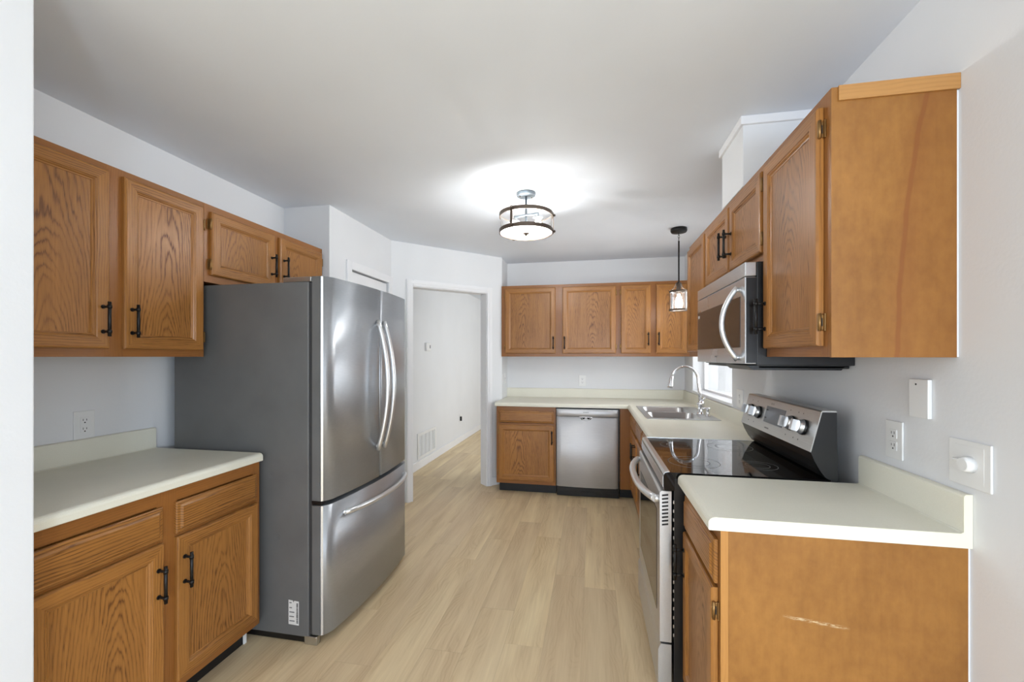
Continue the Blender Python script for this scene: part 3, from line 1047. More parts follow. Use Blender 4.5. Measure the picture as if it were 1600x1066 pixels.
# rim sheet with two openings, built from strips around the bowls
BX0, BX1 = SX0 + 0.045, SX1 - 0.115
bowls = ((SY0 + 0.04, 3.625), (3.665, SY1 - 0.04))
zt, zb = 0.9185, 0.9148
b.box(SX0, SX1, SY0, bowls[0][0], zb, zt, 'steel_sink', 0.001); b.box(SX0, SX1, bowls[1][1], SY1, zb, zt, 'steel_sink', 0.001)
b.box(SX0, SX1, bowls[0][1], bowls[1][0], zb, zt - 0.0005, 'steel_sink', 0.001)
for y0, y1 in bowls:
    b.box(SX0, BX0, y0, y1, zb, zt, 'steel_sink', 0.0); b.box(BX1, SX1, y0, y1, zb, zt, 'steel_sink', 0.0)
build('rim', b, t)
for y0, y1 in bowls:
    b = MB()
    rings = []
    for ins, z, rad in ((0.0, zt - 0.0005, 0.05), (0.004, zt - 0.006, 0.05), (0.010, 0.80, 0.06), (0.03, 0.752, 0.07), (0.07, 0.742, 0.06)):
        x0, x1, a0, a1 = BX0 + ins, BX1 - ins, y0 + ins, y1 - ins
        pts = []
        for cx, cy, s in ((x1 - rad, a1 - rad, 0), (x0 + rad, a1 - rad, 1), (x0 + rad, a0 + rad, 2), (x1 - rad, a0 + rad, 3)):
            for k in range(7):
                a = (s + k / 6) * PI / 2
                pts.append((cx + rad * math.cos(a), cy + rad * math.sin(a), z))
        rings.append(pts)
    n = len(rings[0])
    vs_ = [p for r in rings for p in r]
    fs = [(j * n + i, j * n + (i + 1) % n, (j + 1) * n + (i + 1) % n, (j + 1) * n + i) for j in range(len(rings) - 1) for i in range(n)]
    fs.append(tuple((len(rings) - 1) * n + i for i in range(n)))
    b.faces(vs_, fs, 'steel_sink', True)
    # square the corner: flat web between rounded bowl and rim opening
    q = [(BX1, y1), (BX0, y1), (BX0, y0), (BX1, y0)]
    for s in range(4):
        cpt = (q[s][0], q[s][1], zt - 0.0005)
        arc = rings[0][s * 7:(s + 1) * 7]
        b.faces([cpt] + arc, [tuple(range(8))], 'steel_sink')
    bw = build('bowl', b, t)
    b = MB(); b.lathe([(0.001, 0.7425), (0.036, 0.7425), (0.043, 0.7445), (0.044, 0.743)], ((BX0 + BX1) / 2, (y0 + y1) / 2, 0), 'chrome', 'Z', 24); build('drain', b, bw)

FX, FY = 0.838, 3.53
t = thing('kitchen_tap', 'tall chrome gooseneck tap with pull-down spray, standing on the sink ledge', 'tap', (FX, FY, 0.9185))
b = MB()
b.lathe([(0.034, 0.919), (0.034, 0.925), (0.026, 0.933), (0.023, 0.95), (0.022, 0.985), (0.024, 0.99), (0.024, 1.012), (0.019, 1.022), (0.015, 1.03), (0.001, 1.032)], (FX, FY, 0), 'chrome', 'Z', 24)
build('tap_body', b, t)
b = MB()
pts = [(FX - 0.002, FY, 1.02), (FX - 0.012, FY, 1.10), (FX - 0.022, FY, 1.17)]
cxx, czz, rr = FX - 0.122, 1.195, 0.098
for k in range(0, 17):
    a = math.radians(5 + k * 10.0)
    pts.append((cxx + rr * math.cos(a), FY, czz + rr * math.sin(a)))
b.tube(pts, [0.014, 0.0125, 0.0115] + [0.011] * 17, 'chrome', 14); build('spout', b, t)
e = pts[-1]
b = MB(); b.tube([(e[0], FY, e[2]), (e[0] - 0.006, FY, e[2] - 0.025), (e[0] - 0.014, FY, e[2] - 0.075), (e[0] - 0.017, FY, e[2] - 0.095)], [0.012, 0.014, 0.02, 0.021], 'chrome', 14)
build('spray_head', b, t)
b = MB(); b.tube([(FX - 0.005, FY - 0.02, 1.0), (FX - 0.012, FY - 0.045, 1.005), (FX - 0.045, FY - 0.075, 1.012)], [0.009, 0.008, 0.006], 'chrome', 10)
b.tube([(FX + 0.004, FY - 0.01, 1.02), (FX + 0.02, FY - 0.03, 1.055)], [0.006, 0.005], 'chrome', 10); build('lever', b, t)
t = thing('soap_dispenser', 'short chrome fitting on the sink ledge beside the tap', 'dispenser', (0.86, 3.42, 0.9185))
b = MB(); b.lathe([(0.021, 0.919), (0.021, 0.924), (0.015, 0.930), (0.015, 0.968), (0.018, 0.972), (0.018, 0.985), (0.001, 0.988)], (0.86, 3.42, 0), 'chrome', 'Z', 20); build('dispenser_body', b, t)
b = MB(); b.tube([(0.86, 3.42, 0.978), (0.815, 3.42, 0.980)], 0.007, 'chrome', 10); build('nozzle', b, t)

# ------------------------------------------------------------------ dishwasher
t = thing('dishwasher', 'stainless steel dishwasher under the back worktop', 'dishwasher', (-0.05, 4.16, 0))
b = MB(); b.box(-0.350, 0.252, 4.150, 4.72, 0.10, 0.868, 'black_plastic'); build('tub', b, t)
DX0, DX1 = -0.347, 0.240


def dw_front(mb, z0, z1, m, y_edge, bulge):
    pts = []
    for k in range(25):
        s = k / 24
        x = DX0 + (DX1 - DX0) * s
        e_ = min(s, 1 - s) * (DX1 - DX0)
        rnd_ = 0.012 * (1 - min(1, e_ / 0.012)) ** 2
        pts.append((x, y_edge - bulge * (1 - (2 * s - 1) ** 2) + rnd_))
    poly = [(DX1, 4.149), (DX0, 4.149)] + pts
    mb.prism(poly, z0, z1, 'Z', m, True)


b = MB(); dw_front(b, 0.112, 0.792, 'steel_dw', 4.125, 0.016); dr = build('door', b, t)
b = MB(); dw_front(b, 0.796, 0.862, 'steel_dw', 4.118, 0.016); cp = build('control_panel', b, t)
b = MB()
for s in (-1, 1):
    x = -0.062 + s * 0.032
    b.faces([(x - 0.026, 4.1075, 0.788), (x + 0.026, 4.1075, 0.788), (x + 0.010, 4.1075, 0.768), (x - 0.010, 4.1075, 0.766)], [(0, 1, 2, 3)], 'dark_slot')
b.box(-0.125, 0.0, 4.104, 4.112, 0.788, 0.795, 'handle_steel', 0.002)
b.tube([(-0.12, 4.106, 0.79), (-0.08, 4.106, 0.765), (-0.062, 4.106, 0.761), (-0.044, 4.106, 0.765), (-0.004, 4.106, 0.79)], 0.0022, 'handle_steel', 8)
build('pocket_handle', b, dr)
b = MB()
for k in range(7):
    b.box(-0.088 + k * 0.0075, -0.083 + k * 0.0075, 4.1005, 4.1016, 0.834, 0.841, 'grey_mark')
build('maker_mark', b, cp)
b = MB(); b.box(-0.347, 0.250, 4.19, 4.21, 0.001, 0.0995, 'black_plastic', 0.003); b.box(-0.347, 0.250, 4.16, 4.20, 0.055, 0.098, 'black_plastic', 0.003); build('toe_kick', b, t)

# ------------------------------------------------------------------ refrigerator
t = thing('refrigerator', 'large stainless french-door refrigerator with a bottom freezer drawer', 'refrigerator', (-1.7, 2.245, 0))
FY0, FY1 = 1.79, 2.674
b = MB(); b.box(-2.10, -1.330, FY0, FY1, 0.035, 1.733, 'fridge_side', 0.004); build('case', b, t)
b = MB(); b.box(-1.330, -1.312, FY0 + 0.006, FY1 - 0.006, 0.05, 1.728, 'dark_gasket'); build('gasket', b, t)
b = MB()
b.box(-1.47, -1.318, FY0 + 0.002, FY1 - 0.002, 1.7335, 1.757, 'steel_panel', 0.003)
build('hinge_cover', b, t)


def fridge_front(y):
    s = (y - FY0) / (FY1 - FY0)
    return -1.240 + 0.036 * (1 - (2 * s - 1) ** 2)


def fr_panel(mb, y0, y1, z0, z1, outer0, outer1):
    """plan outline of a door, swept in z: side, bright edge, stepped border and the bowed face"""
    back = -1.310
    pts = [(back, y0)]
    if outer0:
        f0 = fridge_front(y0 + 0.045)
        pts += [(f0 - 0.032, y0), (f0 - 0.030, y0 + 0.0005), (f0 - 0.0235, y0 + 0.0055), (f0 - 0.0225, y0 + 0.007), (f0 - 0.017, y0 + 0.013), (f0 - 0.011, y0 + 0.021), (f0 - 0.006, y0 + 0.029), (f0 - 0.0025, y0 + 0.037)]
        ys = y0 + 0.045
    else:
        pts += [(fridge_front(y0) - 0.010, y0), (fridge_front(y0 + .003) - 0.002, y0 + 0.003)]
        ys = y0 + 0.008
    ye = y1 - 0.045 if outer1 else y1 - 0.008
    for k in range(21):
        y = ys + (ye - ys) * k / 20
        pts.append((fridge_front(y) + 0.001, y))
    if outer1:
        f0 = fridge_front(y1 - 0.045)
        pts += [(f0 - 0.0025, y1 - 0.037), (f0 - 0.006, y1 - 0.029), (f0 - 0.011, y1 - 0.021), (f0 - 0.017, y1 - 0.013), (f0 - 0.0225, y1 - 0.007), (f0 - 0.0235, y1 - 0.0055), (f0 - 0.030, y1 - 0.0005), (f0 - 0.032, y1)]
    else:
        pts += [(fridge_front(y1 - .003) - 0.002, y1 - 0.003), (fridge_front(y1) - 0.010, y1)]
    pts.append((back, y1))
    mb.prism(pts, z0, z1, 'Z', 'steel_fridge', True)
    if outer0:   # polished edge strip
        f0 = fridge_front(y0 + 0.045)
        mb.prism([(f0 - 0.0304, y0 - 0.0003), (f0 - 0.0230, y0 + 0.0051), (f0 - 0.0245, y0 + 0.0060), (f0 - 0.0312, y0 + 0.0009)], z0 + 0.001, z1 - 0.001, 'Z', 'edge_steel')
    # darker plastic side cheek on the exposed edges
    if outer0:
        mb.box(back, fridge_front(y0 + 0.045) - 0.034, y0 - 0.0012, y0 + 0.0005, z0 + 0.002, z1 - 0.002, 'fridge_side')


def bow_handle(p0, p1, out, bow, parent, r, name='handle'):
    """bowed bar from p0 to p1, standing off along out by bow at mid-span"""
    P0, P1, O = Vector(p0), Vector(p1), Vector(out)
    pts = []
    for k in range(21):
        s = k / 20
        h = bow * (1 - (2 * s - 1) ** 2) + 0.006
        pts.append(tuple(P0.lerp(P1, s) + O * h))
    mb = MB()
    mb.tube(pts, r, 'handle_steel', 14)
    for s, q in ((0.03, 0), (0.97, 20)):
        mb.tube([tuple(P0.lerp(P1, s) - O * 0.006), tuple(P0.lerp(P1, s) + O * 0.016)], r * 0.9, 'handle_steel', 12)
    return build(name, mb, parent)


b = MB(); fr_panel(b, FY0, 2.2420, 0.688, 1.757, True, False); da = build('door', b, t)
b = MB(); fr_panel(b, 2.2465, FY1, 0.688, 1.757, False, True); db = build('door', b, t)
b = MB(); fr_panel(b, FY0, FY1, 0.052, 0.666, True, True); dc = build('freezer_drawer', b, t)
bow_handle((fridge_front(2.205), 2.208, 1.580), (fridge_front(2.205), 2.208, 0.845), (1, 0, 0), 0.062, da, 0.0125)
bow_handle((fridge_front(2.285), 2.282, 1.580), (fridge_front(2.285), 2.282, 0.845), (1, 0, 0), 0.062, db, 0.0125)
mb = MB()
pts = []
for k in range(25):
    y = 1.905 + (2.600 - 1.905) * k / 24
    s = k / 24
    pts.append((fridge_front(y) + 0.012 + 0.042 * min(1, math.sin(PI * s) ** 0.6 + 0.0), y, 0.600))
mb.tube(pts, 0.0135, 'handle_steel', 14)
for y in (1.912, 2.593):
    mb.tube([(fridge_front(y) - 0.004, y, 0.60), (fridge_front(y) + 0.016, y, 0.60)], 0.0125, 'handle_steel', 12)
build('handle', mb, dc)
b = MB()
b.faces([(-1.437, 1.7893, 0.205), (-1.414, 1.7893, 0.203), (-1.410, 1.7893, 0.194), (-1.406, 1.7893, 0.2025), (-1.381, 1.7893, 0.201), (-1.381, 1.7893, 0.086), (-1.437, 1.7893, 0.088)], [tuple(range(7))], 'paper')
for z, w in ((0.192, 0.012), (0.168, 0.014), (0.147, 0.027), (0.126, 0.025), (0.105, 0.028)):
    b.box(-1.432, -1.432 + w, 1.7885, 1.7891, z - 0.0025, z + 0.0025, 'grey_mark')
zz = 0.192
while zz > 0.096:
    h = random.choice((0.001, 0.0016, 0.0026))
    b.box(-1.394, -1.385, 1.7885, 1.7891, zz - h, zz, 'dark_slot')
    zz -= h + random.choice((0.0012, 0.002))
build('paper_label', b, t, 'white paper barcode label')
b = MB(); b.box(-1.352, -1.285, 1.789, 1.815, 0.001, 0.042, 'steel_panel', 0.003); build('levelling_foot', b, t)
b = MB(); b.box(-1.352, -1.285, 2.648, 2.673, 0.001, 0.042, 'steel_panel', 0.003); build('levelling_foot', b, t)
b = MB(); b.box(-2.09, -1.335, 1.80, 2.664, 0.004, 0.035, 'black_plastic'); build('base', b, t)
b = MB(); b.box(-1.316, -1.262, 1.793, 1.83, 0.668, 0.686, 'black_plastic', 0.002); build('door_hinge', b, t)

# ------------------------------------------------------------------ range
t = thing('range', 'black and stainless freestanding electric range with a glass cooktop', 'range', (0.6, 2.12, 0))
RY0, RY1 = 1.752, 2.492
b = MB(); b.box(0.315, 0.890, RY0 + 0.002, RY1 - 0.002, 0.02, 0.892, 'black_enamel', 0.003)
for x in (0.36, 0.84):
    for y in (RY0 + 0.05, RY1 - 0.05):
        b.cyl((x, y, 0), 0.016, 0.001, 0.03, 'black_plastic')
build('body', b, t)
b = MB()
b.prism([(0.278, 0.845), (0.276, 0.905), (0.282, 0.914), (0.292, 0.9175), (0.865, 0.9175), (0.865, 0.893), (0.318, 0.893), (0.318, 0.845)], RY0, RY1, 'Y', 'black_glass')
ct = build('cooktop', b, t)
b = MB()
b.box(0.2735, 0.2765, RY0 + 0.004, RY1 - 0.004, 0.856, 0.900, 'steel_light', 0.001)
b.prism([(0.279, 0.9085), (0.284, 0.9155), (0.300, 0.9185), (0.300, 0.9195), (0.283, 0.9175), (0.2765, 0.9085)], RY0 + 0.002, RY1 - 0.002, 'Y', 'steel_light')
b.box(0.300, 0.83, RY1 - 0.006, RY1 - 0.001, 0.9176, 0.9190, 'steel_light')
build('cooktop_trim', b, ct)
for x, y, r in ((0.43, 1.94, 0.105), (0.43, 2.30, 0.085), (0.68, 1.93, 0.075), (0.68, 2.30, 0.105)):
    b = MB()
    for q in (r, r * 0.62):
        b.lathe([(q, 0.9176), (q, 0.91775), (q - 0.0022, 0.91775), (q - 0.0022, 0.9176)], (x, y, 0), 'grey_mark', 'Z', 48, True, True)
    build('burner_ring', b, ct)
# oven door with window, vents on its edge
b = MB()
b.prism([(0.262, 0.245), (0.262, 0.835), (0.268, 0.842), (0.306, 0.842), (0.306, 0.245)], RY0, RY1, 'Y', 'steel_light')
od = build('oven_door', b, t)
b = MB(); b.box(0.2600, 0.2622, RY0 + 0.075, RY1 - 0.075, 0.33, 0.745, 'black_glass', 0.001); build('oven_window', b, od)
b = MB()
for k in range(9):
    z = 0.828 - k * 0.0145
    b.faces([(0.270, RY0 - 0.0006, z), (0.294, RY0 - 0.0006, z + 0.004), (0.294, RY0 - 0.0006, z - 0.003), (0.270, RY0 - 0.0006, z - 0.007)], [(0, 1, 2, 3)], 'dark_slot')
build('vent_slots', b, od)
b = MB()
pts = []
for k in range(25):
    s = k / 24
    y = RY0 + 0.035 + (RY1 - RY0 - 0.07) * s
    h = 0.012 + 0.052 * (1 - abs(2 * s - 1) ** 2.6)
    pts.append((0.262 - h, y, 0.800))
b.tube(pts, 0.0155, 'handle_steel', 16)
for y in (RY0 + 0.04, RY1 - 0.04):
    b.tube([(0.266, y, 0.800), (0.246, y, 0.800)], 0.0145, 'handle_steel', 14)
build('handle', b, od)
b = MB(); b.prism([(0.256, 0.055), (0.256, 0.215), (0.266, 0.236), (0.306, 0.236), (0.306, 0.055)], RY0, RY1, 'Y', 'steel_light'); build('storage_drawer', b, t)
for z in [0.80 - 0.035 * k for k in range(16)]:
    b = MB(); b.box(0.312, 0.316, RY0 - 0.0005, RY0 + 0.001, z - 0.006, z + 0.006, 'handle_steel'); build('gasket_clip', b, t)
# backguard
BG = [(0.890, 0.90), (0.886, 1.168), (0.838, 1.168), (0.800, 1.018), (0.812, 0.985), (0.832, 0.948), (0.850, 0.924), (0.862, 0.9178), (0.862, 0.90)]
b = MB(); b.prism(BG, RY0 + 0.001, RY1 - 0.001, 'Y', 'black_enamel'); bgd = build('backguard', b, t)
b = MB()
fx, fz = (0.838 - 0.800), (1.168 - 1.018)
ln = math.hypot(fx, fz)
nx, nz = -fz / ln, fx / ln


def bgp(h, o):
    """point on the control face: h 0..1 up the face, o out of it"""
    return (0.800 + fx * h + nx * o, 1.018 + fz * h + nz * o)


pl = [bgp(0.0, 0.0), bgp(0.0, 0.004), bgp(1.0, 0.004), (0.838, 1.174), (0.884, 1.174), (0.886, 1.1685), bgp(1.0, 0.0005)]
b.prism(pl, RY0, RY1, 'Y', 'steel_panel')
panel_mb = b


def plate(mb, y0, y1, h0, h1, o0, o1, m):
    p = [bgp(h0, o0), bgp(h1, o0), bgp(h1, o1), bgp(h0, o1)]
    mb.prism(p, y0, y1, 'Y', m)


b = panel_mb
for h in (0.42, 0.66):
    plate(b, 2.195, 2.215, h, h + 0.035, 0.0052, 0.0056, 'dark_slot')
for y in (2.155, 2.167, 2.179):
    plate(b, y, y + 0.002, 0.86, 0.92, 0.004, 0.0044, 'dark_slot')
for k in range(8):
    plate(b, 2.145 + k * 0.0058, 2.149 + k * 0.0058, 0.12, 0.16, 0.004, 0.0044, 'grey_mark')
for y in (1.86, 1.90, 1.97, 2.33, 2.40):
    plate(b, y, y + 0.005, 0.16, 0.19, 0.004, 0.0044, 'dark_slot')
    plate(b, y + 0.01, y + 0.014, 0.84, 0.87, 0.004, 0.0044, 'dark_slot')
pan = build('control_panel', b, bgd)
b = MB(); plate(b, 2.02, 2.22, 0.30, 0.80, 0.004, 0.0052, 'display'); build('display', b, bgd)
for y in (1.842, 1.945, 2.295, 2.400):
    b = MB()

    def kp(o):
        p = bgp(0.52, o)
        return (p[0], y, p[1])
    b.tube([kp(0.004), kp(0.012)], 0.031, 'black_plastic', 24)
    b.tube([kp(0.012), kp(0.016), kp(0.030)], [0.029, 0.0285, 0.024], 'handle_steel', 24)
    # grip bar
    P_, Q_ = bgp(0.34, 0.030), bgp(0.70, 0.030)
    poly = [bgp(0.38, 0.028), bgp(0.66, 0.028), bgp(0.66, 0.052), bgp(0.38, 0.052)]
    b.prism(poly, y - 0.0085, y + 0.0085, 'Y', 'handle_steel')
    build('knob', b, bgd)

# ------------------------------------------------------------------ microwave
t = thing('microwave', 'stainless over-the-range microwave under the right wall cabinets', 'microwave', (0.78, 2.17, 1.33))
MY0, MY1 = 1.790, 2.550
b = MB(); b.box(0.628, XR - 0.002, MY0, MY1, 1.340, 1.7455, 'black_enamel', 0.003); build('case', b, t)
b = MB()
b.box(0.64, XR - 0.01, MY0 + 0.02, MY1 - 0.02, 1.328, 1.3398, 'black_plastic', 0.003)
b.prism([(0.60, 1.3398), (0.62, 1.322), (0.93, 1.322), (0.945, 1.3398)], MY0 + 0.02, MY0 + 0.30, 'Y', 'black_plastic')
build('base_plate', b, t)
b = MB(); b.box(0.586, 0.6275, MY0 + 0.0005, MY1 - 0.0005, 1.690, 1.745, 'steel_light', 0.003); build('top_grille', b, t)
b = MB()
b.box(0.586, 0.6270, MY0 + 0.0005, MY1 - 0.0005, 1.346, 1.687, 'steel_door', 0.003)
b.box(0.590, 0.6275, MY0 - 0.0005, MY0 + 0.0005, 1.350, 1.684, 'black_plastic')
md = build('door', b, t)
b = MB(); b.box(0.5845, 0.5865, MY0 + 0.055, MY1 - 0.012, 1.412, 1.618, 'dark_glass', 0.0008); wd = build('window', b, md)
b = MB(); b.box(0.5838, 0.5846, MY1 - 0.055, MY1 - 0.025, 1.585, 1.60, 'paper'); build('sticker', b, wd, 'small white sticker')
b = MB()
for k in range(6):
    b.box(0.5852, 0.5862, 2.16 + k * 0.008, 2.1655 + k * 0.008, 1.372, 1.379, 'grey_mark')
build('maker_mark', b, md)
bow_handle((0.586, 1.865, 1.656), (0.586, 1.865, 1.362), (-1, 0, 0), 0.058, md, 0.0105)

# ------------------------------------------------------------------ semi-flush ceiling light
LX, LY = -0.428, 2.73
t = thing('ceiling_light', 'round semi-flush ceiling light with a glass drum and two bronze rings', 'ceiling light', (LX, LY, CEIL))
b = MB(); b.lathe([(0.062, CEIL - 0.0005), (0.062, CEIL - 0.018), (0.058, CEIL - 0.022), (0.001, CEIL - 0.022)], (LX, LY, 0), 'bronze_grey', 'Z', 32)
for a in (0.6, 3.4):
    b.lathe([(0.005, CEIL - 0.022), (0.005, CEIL - 0.026), (0.001, CEIL - 0.028)], (LX + 0.04 * math.cos(a), LY + 0.04 * math.sin(a), 0), 'bronze', 'Z', 10)
build('canopy', b, t)
b = MB(); b.lathe([(0.008, CEIL - 0.022), (0.008, 2.20), (0.014, 2.20), (0.014, 2.182), (0.001, 2.18)], (LX, LY, 0), 'bronze_grey', 'Z', 16); build('stem', b, t)
RR = 0.176
for z0, z1 in ((2.286, 2.310), (2.181, 2.205)):
    b = MB(); b.lathe([(RR, z0), (RR, z1), (RR - 0.006, z1), (RR - 0.006, z0)], (LX, LY, 0), 'bronze', 'Z', 64, True, True); 
    for f in b.bm.faces:
        f.smooth = False
    build('ring', b, t)
b = MB(); b.lathe([(RR - 0.0085, 2.19), (RR - 0.0085, 2.302)], (LX, LY, 0), 'glass', 'Z', 64)
fc = [f for f in b.bm.faces if len(f.verts) > 4]
bmesh.ops.delete(b.bm, geom=fc, context='FACES_ONLY')
build('glass_drum', b, t)
b = MB(); b.lathe([(0.014, 2.184), (RR - 0.008, 2.188), (RR - 0.008, 2.191), (0.014, 2.187)], (LX, LY, 0), 'diffuser', 'Z', 64, True, True); build('diffuser', b, t)
b = MB(); b.lathe([(0.022, 2.183), (0.022, 2.179), (0.010, 2.175), (0.010, 2.170), (0.005, 2.164), (0.001, 2.163)], (LX, LY, 0), 'bronze', 'Z', 20); build('finial', b, t)
for a in (math.radians(-112), math.radians(8), math.radians(128)):
    ca, sa = math.cos(a), math.sin(a)

    def rot(x, y, z, ca=ca, sa=sa):
        return (LX + x * ca - y * sa, LY + x * sa + y * ca, z)
    b = MB(); b.box(RR + 0.0005, RR + 0.004, -0.008, 0.008, 2.178, 2.314, 'bronze', tf=rot)
    st = build('strap', b, t)
    for z in (2.298, 2.193):
        b = MB(); b.tube([rot(RR + 0.004, 0, z), rot(RR + 0.010, 0, z), rot(RR + 0.016, 0, z)], [0.007, 0.010, 0.004], 'bronze', 10); build('screw', b, st)
for a in (math.radians(165), math.radians(-15)):
    x, y = LX + 0.085 * math.cos(a), LY + 0.085 * math.sin(a)
    b = MB(); b.tube([(LX, LY, 2.30), (x, y, 2.30), (x, y, 2.275)], 0.009, 'bronze_grey', 12)
    b.lathe([(0.012, 2.284), (0.034, 2.276), (0.034, 2.272), (0.012, 2.274)], (x, y, 0), 'bronze_grey', 'Z', 24, True, True); sk = build('socket', b, t)  # wide cup added above the bulb to cut its light on the ceiling
    b = MB(); b.lathe([(0.001, 2.205), (0.014, 2.208), (0.022, 2.220), (0.024, 2.234), (0.018, 2.252), (0.012, 2.265), (0.012, 2.274), (0.001, 2.2745)], (x, y, 0), 'bulb', 'Z', 20); build('bulb', b, sk)
    point_light('ceiling_bulb_light', (x, y, 2.235), 30, 0.03, (0.98, 0.99, 0.98))

# ------------------------------------------------------------------ pendant over the sink
PX, PY = 0.708, 3.72
t = thing('pendant_light', 'small black pendant light with a clear glass cylinder over the sink', 'pendant light', (PX, PY, CEIL))
b = MB(); b.lathe([(0.064, CEIL - 0.0005), (0.066, CEIL - 0.022), (0.060, CEIL - 0.034), (0.001, CEIL - 0.036)], (PX, PY, 0), 'black_bar', 'Z', 32); build('canopy', b, t)
b = MB()
for k in range(3):
    z = CEIL - 0.046 - k * 0.022
    pts = []
    for i in range(13):
        a = 2 * PI * i / 12
        u_, v_ = 0.006 * math.cos(a), 0.014 * math.sin(a)
        pts.append((PX + (u_ if k % 2 else 0), PY + (0 if k % 2 else u_), z + v_))
    b.tube(pts, 0.0018, 'black_bar', 6)
build('chain', b, t)
b = MB(); b.lathe([(0.0062, CEIL - 0.105), (0.0062, 2.0), (0.011, 2.0), (0.011, 1.985), (0.001, 1.984)], (PX, PY, 0), 'black_bar', 'Z', 12); build('rod', b, t)
b = MB()
for k in range(3):
    a = math.radians(-90 + 120 * k)
    ca, sa = math.cos(a), math.sin(a)
    pts = [(PX + r * ca, PY + r * sa, z) for r, z in ((0.008, 1.996), (0.022, 1.990), (0.030, 1.970), (0.044, 1.948), (0.062, 1.938), (0.070, 1.925))]
    b.tube(pts, 0.004, 'bronze', 8)
build('bracket', b, t)
PR = 0.073
for z0, z1 in ((1.910, 1.926), (1.757, 1.771)):
    b = MB(); b.lathe([(PR, z0), (PR, z1), (PR - 0.005, z1), (PR - 0.005, z0)], (PX, PY, 0), 'bronze', 'Z', 48, True, True); build('ring', b, t)
b = MB(); b.lathe([(PR - 0.007, 1.760), (PR - 0.007, 1.922)], (PX, PY, 0), 'glass', 'Z', 48)
bmesh.ops.delete(b.bm, geom=[f for f in b.bm.faces if len(f.verts) > 4], context='FACES_ONLY'); build('glass_shade', b, t)
for k in range(3):
    a = math.radians(-60 + 120 * k)
    ca, sa = math.cos(a), math.sin(a)

    def rot(x, y, z, ca=ca, sa=sa):
        return (PX + x * ca - y * sa, PY + x * sa + y * ca, z)
    b = MB(); b.box(PR + 0.0003, PR + 0.003, -0.004, 0.004, 1.757, 1.926, 'bronze', tf=rot); build('strap', b, t)
b = MB(); b.lathe([(0.020, 1.984), (0.020, 1.905), (0.014, 1.895), (0.001, 1.894)], (PX, PY, 0), 'bronze', 'Z', 16); sk = build('socket', b, t)
b = MB(); b.lathe([(0.012, 1.8935), (0.013, 1.88), (0.022, 1.855), (0.029, 1.828), (0.026, 1.805), (0.014, 1.792), (0.001, 1.79)], (PX, PY, 0), 'bulb', 'Z', 20); build('bulb', b, sk)
point_light('pendant_bulb_light', (PX, PY, 1.83), 5, 0.03, (0.96, 0.985, 1.0))

# ------------------------------------------------------------------ outlets, switches, grille
# mapping: (a across the wall, d out of it, z)


def wall_plate(mp, a, z, w, h, mb, th=0.006):
    fbox(mb, mp, a - w / 2, a + w / 2, 0.0004, th, z - h / 2, z + h / 2, 'white_plastic', 0.0022)


def slots(mb, mp, a, z, d):
    fbox(mb, mp, a - 0.0075, a - 0.0055, d, d + 0.0004, z - 0.001, z + 0.008, 'dark_slot')
    fbox(mb, mp, a + 0.0055, a + 0.0075, d, d + 0.0004, z - 0.001, z + 0.007, 'dark_slot')
    fbox(mb, mp, a - 0.0025, a + 0.0025, d, d + 0.0004, z - 0.011, z - 0.006, 'dark_slot')


def outlet(name, mp, a, z, label, group, decora, loc, w=0.078, h=0.122):
    o = thing(name, label, 'outlet', loc, group)
    mb = MB(); wall_plate(mp, a, z, w, h, mb); build('cover_plate', mb, o)
    mb = MB()
    if decora:
        fbox(mb, mp, a - 0.0165, a + 0.0165, 0.006, 0.0078, z - 0.034, z + 0.034, 'white_plastic', 0.0008)
        fbox(mb, mp, a - 0.012, a + 0.012, 0.0078, 0.0082, z - 0.003, z + 0.003, 'white_plastic', 0.0)
        slots(mb, mp, a, z + 0.019, 0.0079); slots(mb, mp, a, z - 0.019, 0.0079)
    else:
        for s in (-1, 1):
            cc = mp(a, 0, z + s * 0.0195)
            fbox(mb, mp, a - 0.0165, a + 0.0165, 0.006, 0.0078, z + s * 0.0195 - 0.014, z + s * 0.0195 + 0.014, 'white_plastic', 0.004)
            slots(mb, mp, a, z + s * 0.0195, 0.0079)
    build('receptacle', mb, o)
    return o


ml, mr, mbk = face_left(XL), face_right(XR), face_back(YB)
outlet('wall_outlet', ml, 1.460, 1.076, 'white wall outlet above the short left worktop', 'white wall outlets', True, (XL, 1.46, 1.076))
outlet('wall_outlet', mbk, -0.112, 1.105, 'white wall outlet on the back wall above the dishwasher', 'white wall outlets', True, (-0.112, YB, 1.105))
outlet('wall_outlet', mr, 1.580, 1.105, 'white wall outlet over the near worktop end, left of the dimmer', 'white wall outlets', False, (XR, 1.58, 1.105))
outlet('wall_outlet', mr, 3.04, 1.095, 'white wall outlet between the sink window and the range back', 'white wall outlets', True, (XR, 3.04, 1.095), 0.118)

o = thing('blank_wall_plate', 'blank white wall plate with one screw hole, right of the streaked cabinet', 'wall plate', (XR, 1.466, 1.25))
b = MB(); wall_plate(mr, 1.466, 1.250, 0.076, 0.115, b, 0.012); build('cover_plate', b, o)
b = MB(); b.tube([mr(1.474, 0.0118, 1.292), mr(1.474, 0.0126, 1.292)], 0.003, 'dark_slot', 10); build('screw_hole', b, o)

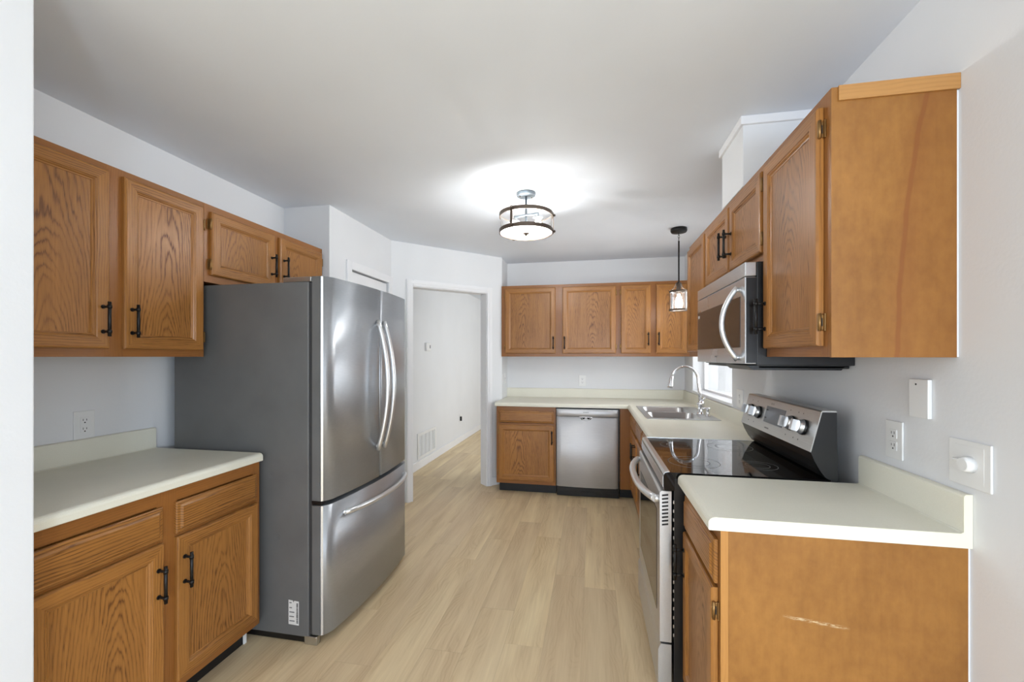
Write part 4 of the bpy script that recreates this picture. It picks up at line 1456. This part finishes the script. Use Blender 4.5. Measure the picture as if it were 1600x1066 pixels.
o = thing('dimmer_switch', 'large white plate with a round dimmer knob on the right wall', 'dimmer', (XR, 1.301, 1.095))
b = MB(); wall_plate(mr, 1.301, 1.095, 0.126, 0.120, b); build('cover_plate', b, o)
b = MB(); fbox(b, mr, 1.301 - 0.044, 1.301 + 0.040, 0.006, 0.0065, 1.05, 1.142, 'white_plastic', 0.0)
b.tube([mr(1.318, 0.006, 1.098), mr(1.334, 0.018, 1.102)], [0.005, 0.004], 'white_plastic', 8); build('inset', b, o)
b = MB(); b.tube([mr(1.295, 0.0065, 1.095), mr(1.295, 0.022, 1.095), mr(1.295, 0.026, 1.095)], [0.021, 0.019, 0.016], 'white_plastic', 28); build('knob', b, o)

o = thing('light_switch', 'small white switch on the narrow return wall beside the back worktop', 'switch', (-0.968, 4.62, 1.13))
mrt = face_left(-0.968)
b = MB(); wall_plate(mrt, 4.62, 1.13, 0.07, 0.115, b); build('cover_plate', b, o)
b = MB(); fbox(b, mrt, 4.615, 4.625, 0.006, 0.014, 1.122, 1.142, 'white_plastic', 0.001); build('toggle', b, o)

mh = face_left(HX)
o = thing('thermostat', 'small white thermostat on the hall wall seen through the doorway', 'thermostat', (HX, 5.09, 1.50))
b = MB(); fbox(b, mh, 5.035, 5.175, 0.0004, 0.028, 1.445, 1.55, 'white_plastic', 0.005); bd = build('housing', b, o)
b = MB(); fbox(b, mh, 5.13, 5.16, 0.028, 0.0286, 1.48, 1.52, 'display'); build('display', b, bd)
o = outlet('wall_outlet', mh, 6.50, 0.39, 'wall outlet low on the hall wall seen through the doorway', 'white wall outlets', False, (HX, 6.5, 0.39), 0.10, 0.13)
b = MB(); fbox(b, mh, 6.452, 6.478, 0.0065, 0.035, 0.345, 0.415, 'black_plastic', 0.004); build('plug', b, o, 'dark plug')

o = thing('return_air_grille', 'white louvred return air grille above the hall baseboard', 'vent grille', (HX, 5.1, 0.25))
b = MB()
G0, G1, GZ0, GZ1 = 4.80, 5.40, 0.115, 0.435
for a0, a1, z0, z1 in ((G0, G0 + 0.04, GZ0, GZ1), (G1 - 0.04, G1, GZ0, GZ1), (G0 + 0.04, G1 - 0.04, GZ0, GZ0 + 0.035), (G0 + 0.04, G1 - 0.04, GZ1 - 0.035, GZ1)):
    fbox(b, mh, a0, a1, 0.0004, 0.012, z0, z1, 'white_plastic', 0.002)
build('frame', b, o)
b = MB(); fbox(b, mh, G0 + 0.04, G1 - 0.04, 0.0004, 0.002, GZ0 + 0.035, GZ1 - 0.035, 'display'); build('backing', b, o)
n = 22
for k in range(n):
    z = GZ0 + 0.042 + (GZ1 - GZ0 - 0.084) * k / (n - 1)
    b = MB(); b.faces([mh(G0 + 0.04, 0.002, z + 0.004), mh(G1 - 0.04, 0.002, z + 0.004), mh(G1 - 0.04, 0.010, z - 0.004), mh(G0 + 0.04, 0.010, z - 0.004),
                       mh(G0 + 0.04, 0.002, z + 0.005), mh(G1 - 0.04, 0.002, z + 0.005), mh(G1 - 0.04, 0.010, z - 0.003), mh(G0 + 0.04, 0.010, z - 0.003)],
                      [(0, 1, 2, 3), (4, 5, 6, 7), (0, 1, 5, 4), (2, 3, 7, 6), (1, 2, 6, 5), (0, 3, 7, 4)], 'white_plastic')
    build('louvre', b, o)
for a in (4.925, 5.05, 5.175, 5.30):
    b = MB(); fbox(b, mh, a - 0.006, a + 0.006, 0.010, 0.0125, GZ0 + 0.03, GZ1 - 0.03, 'white_plastic'); build('mullion', b, o)
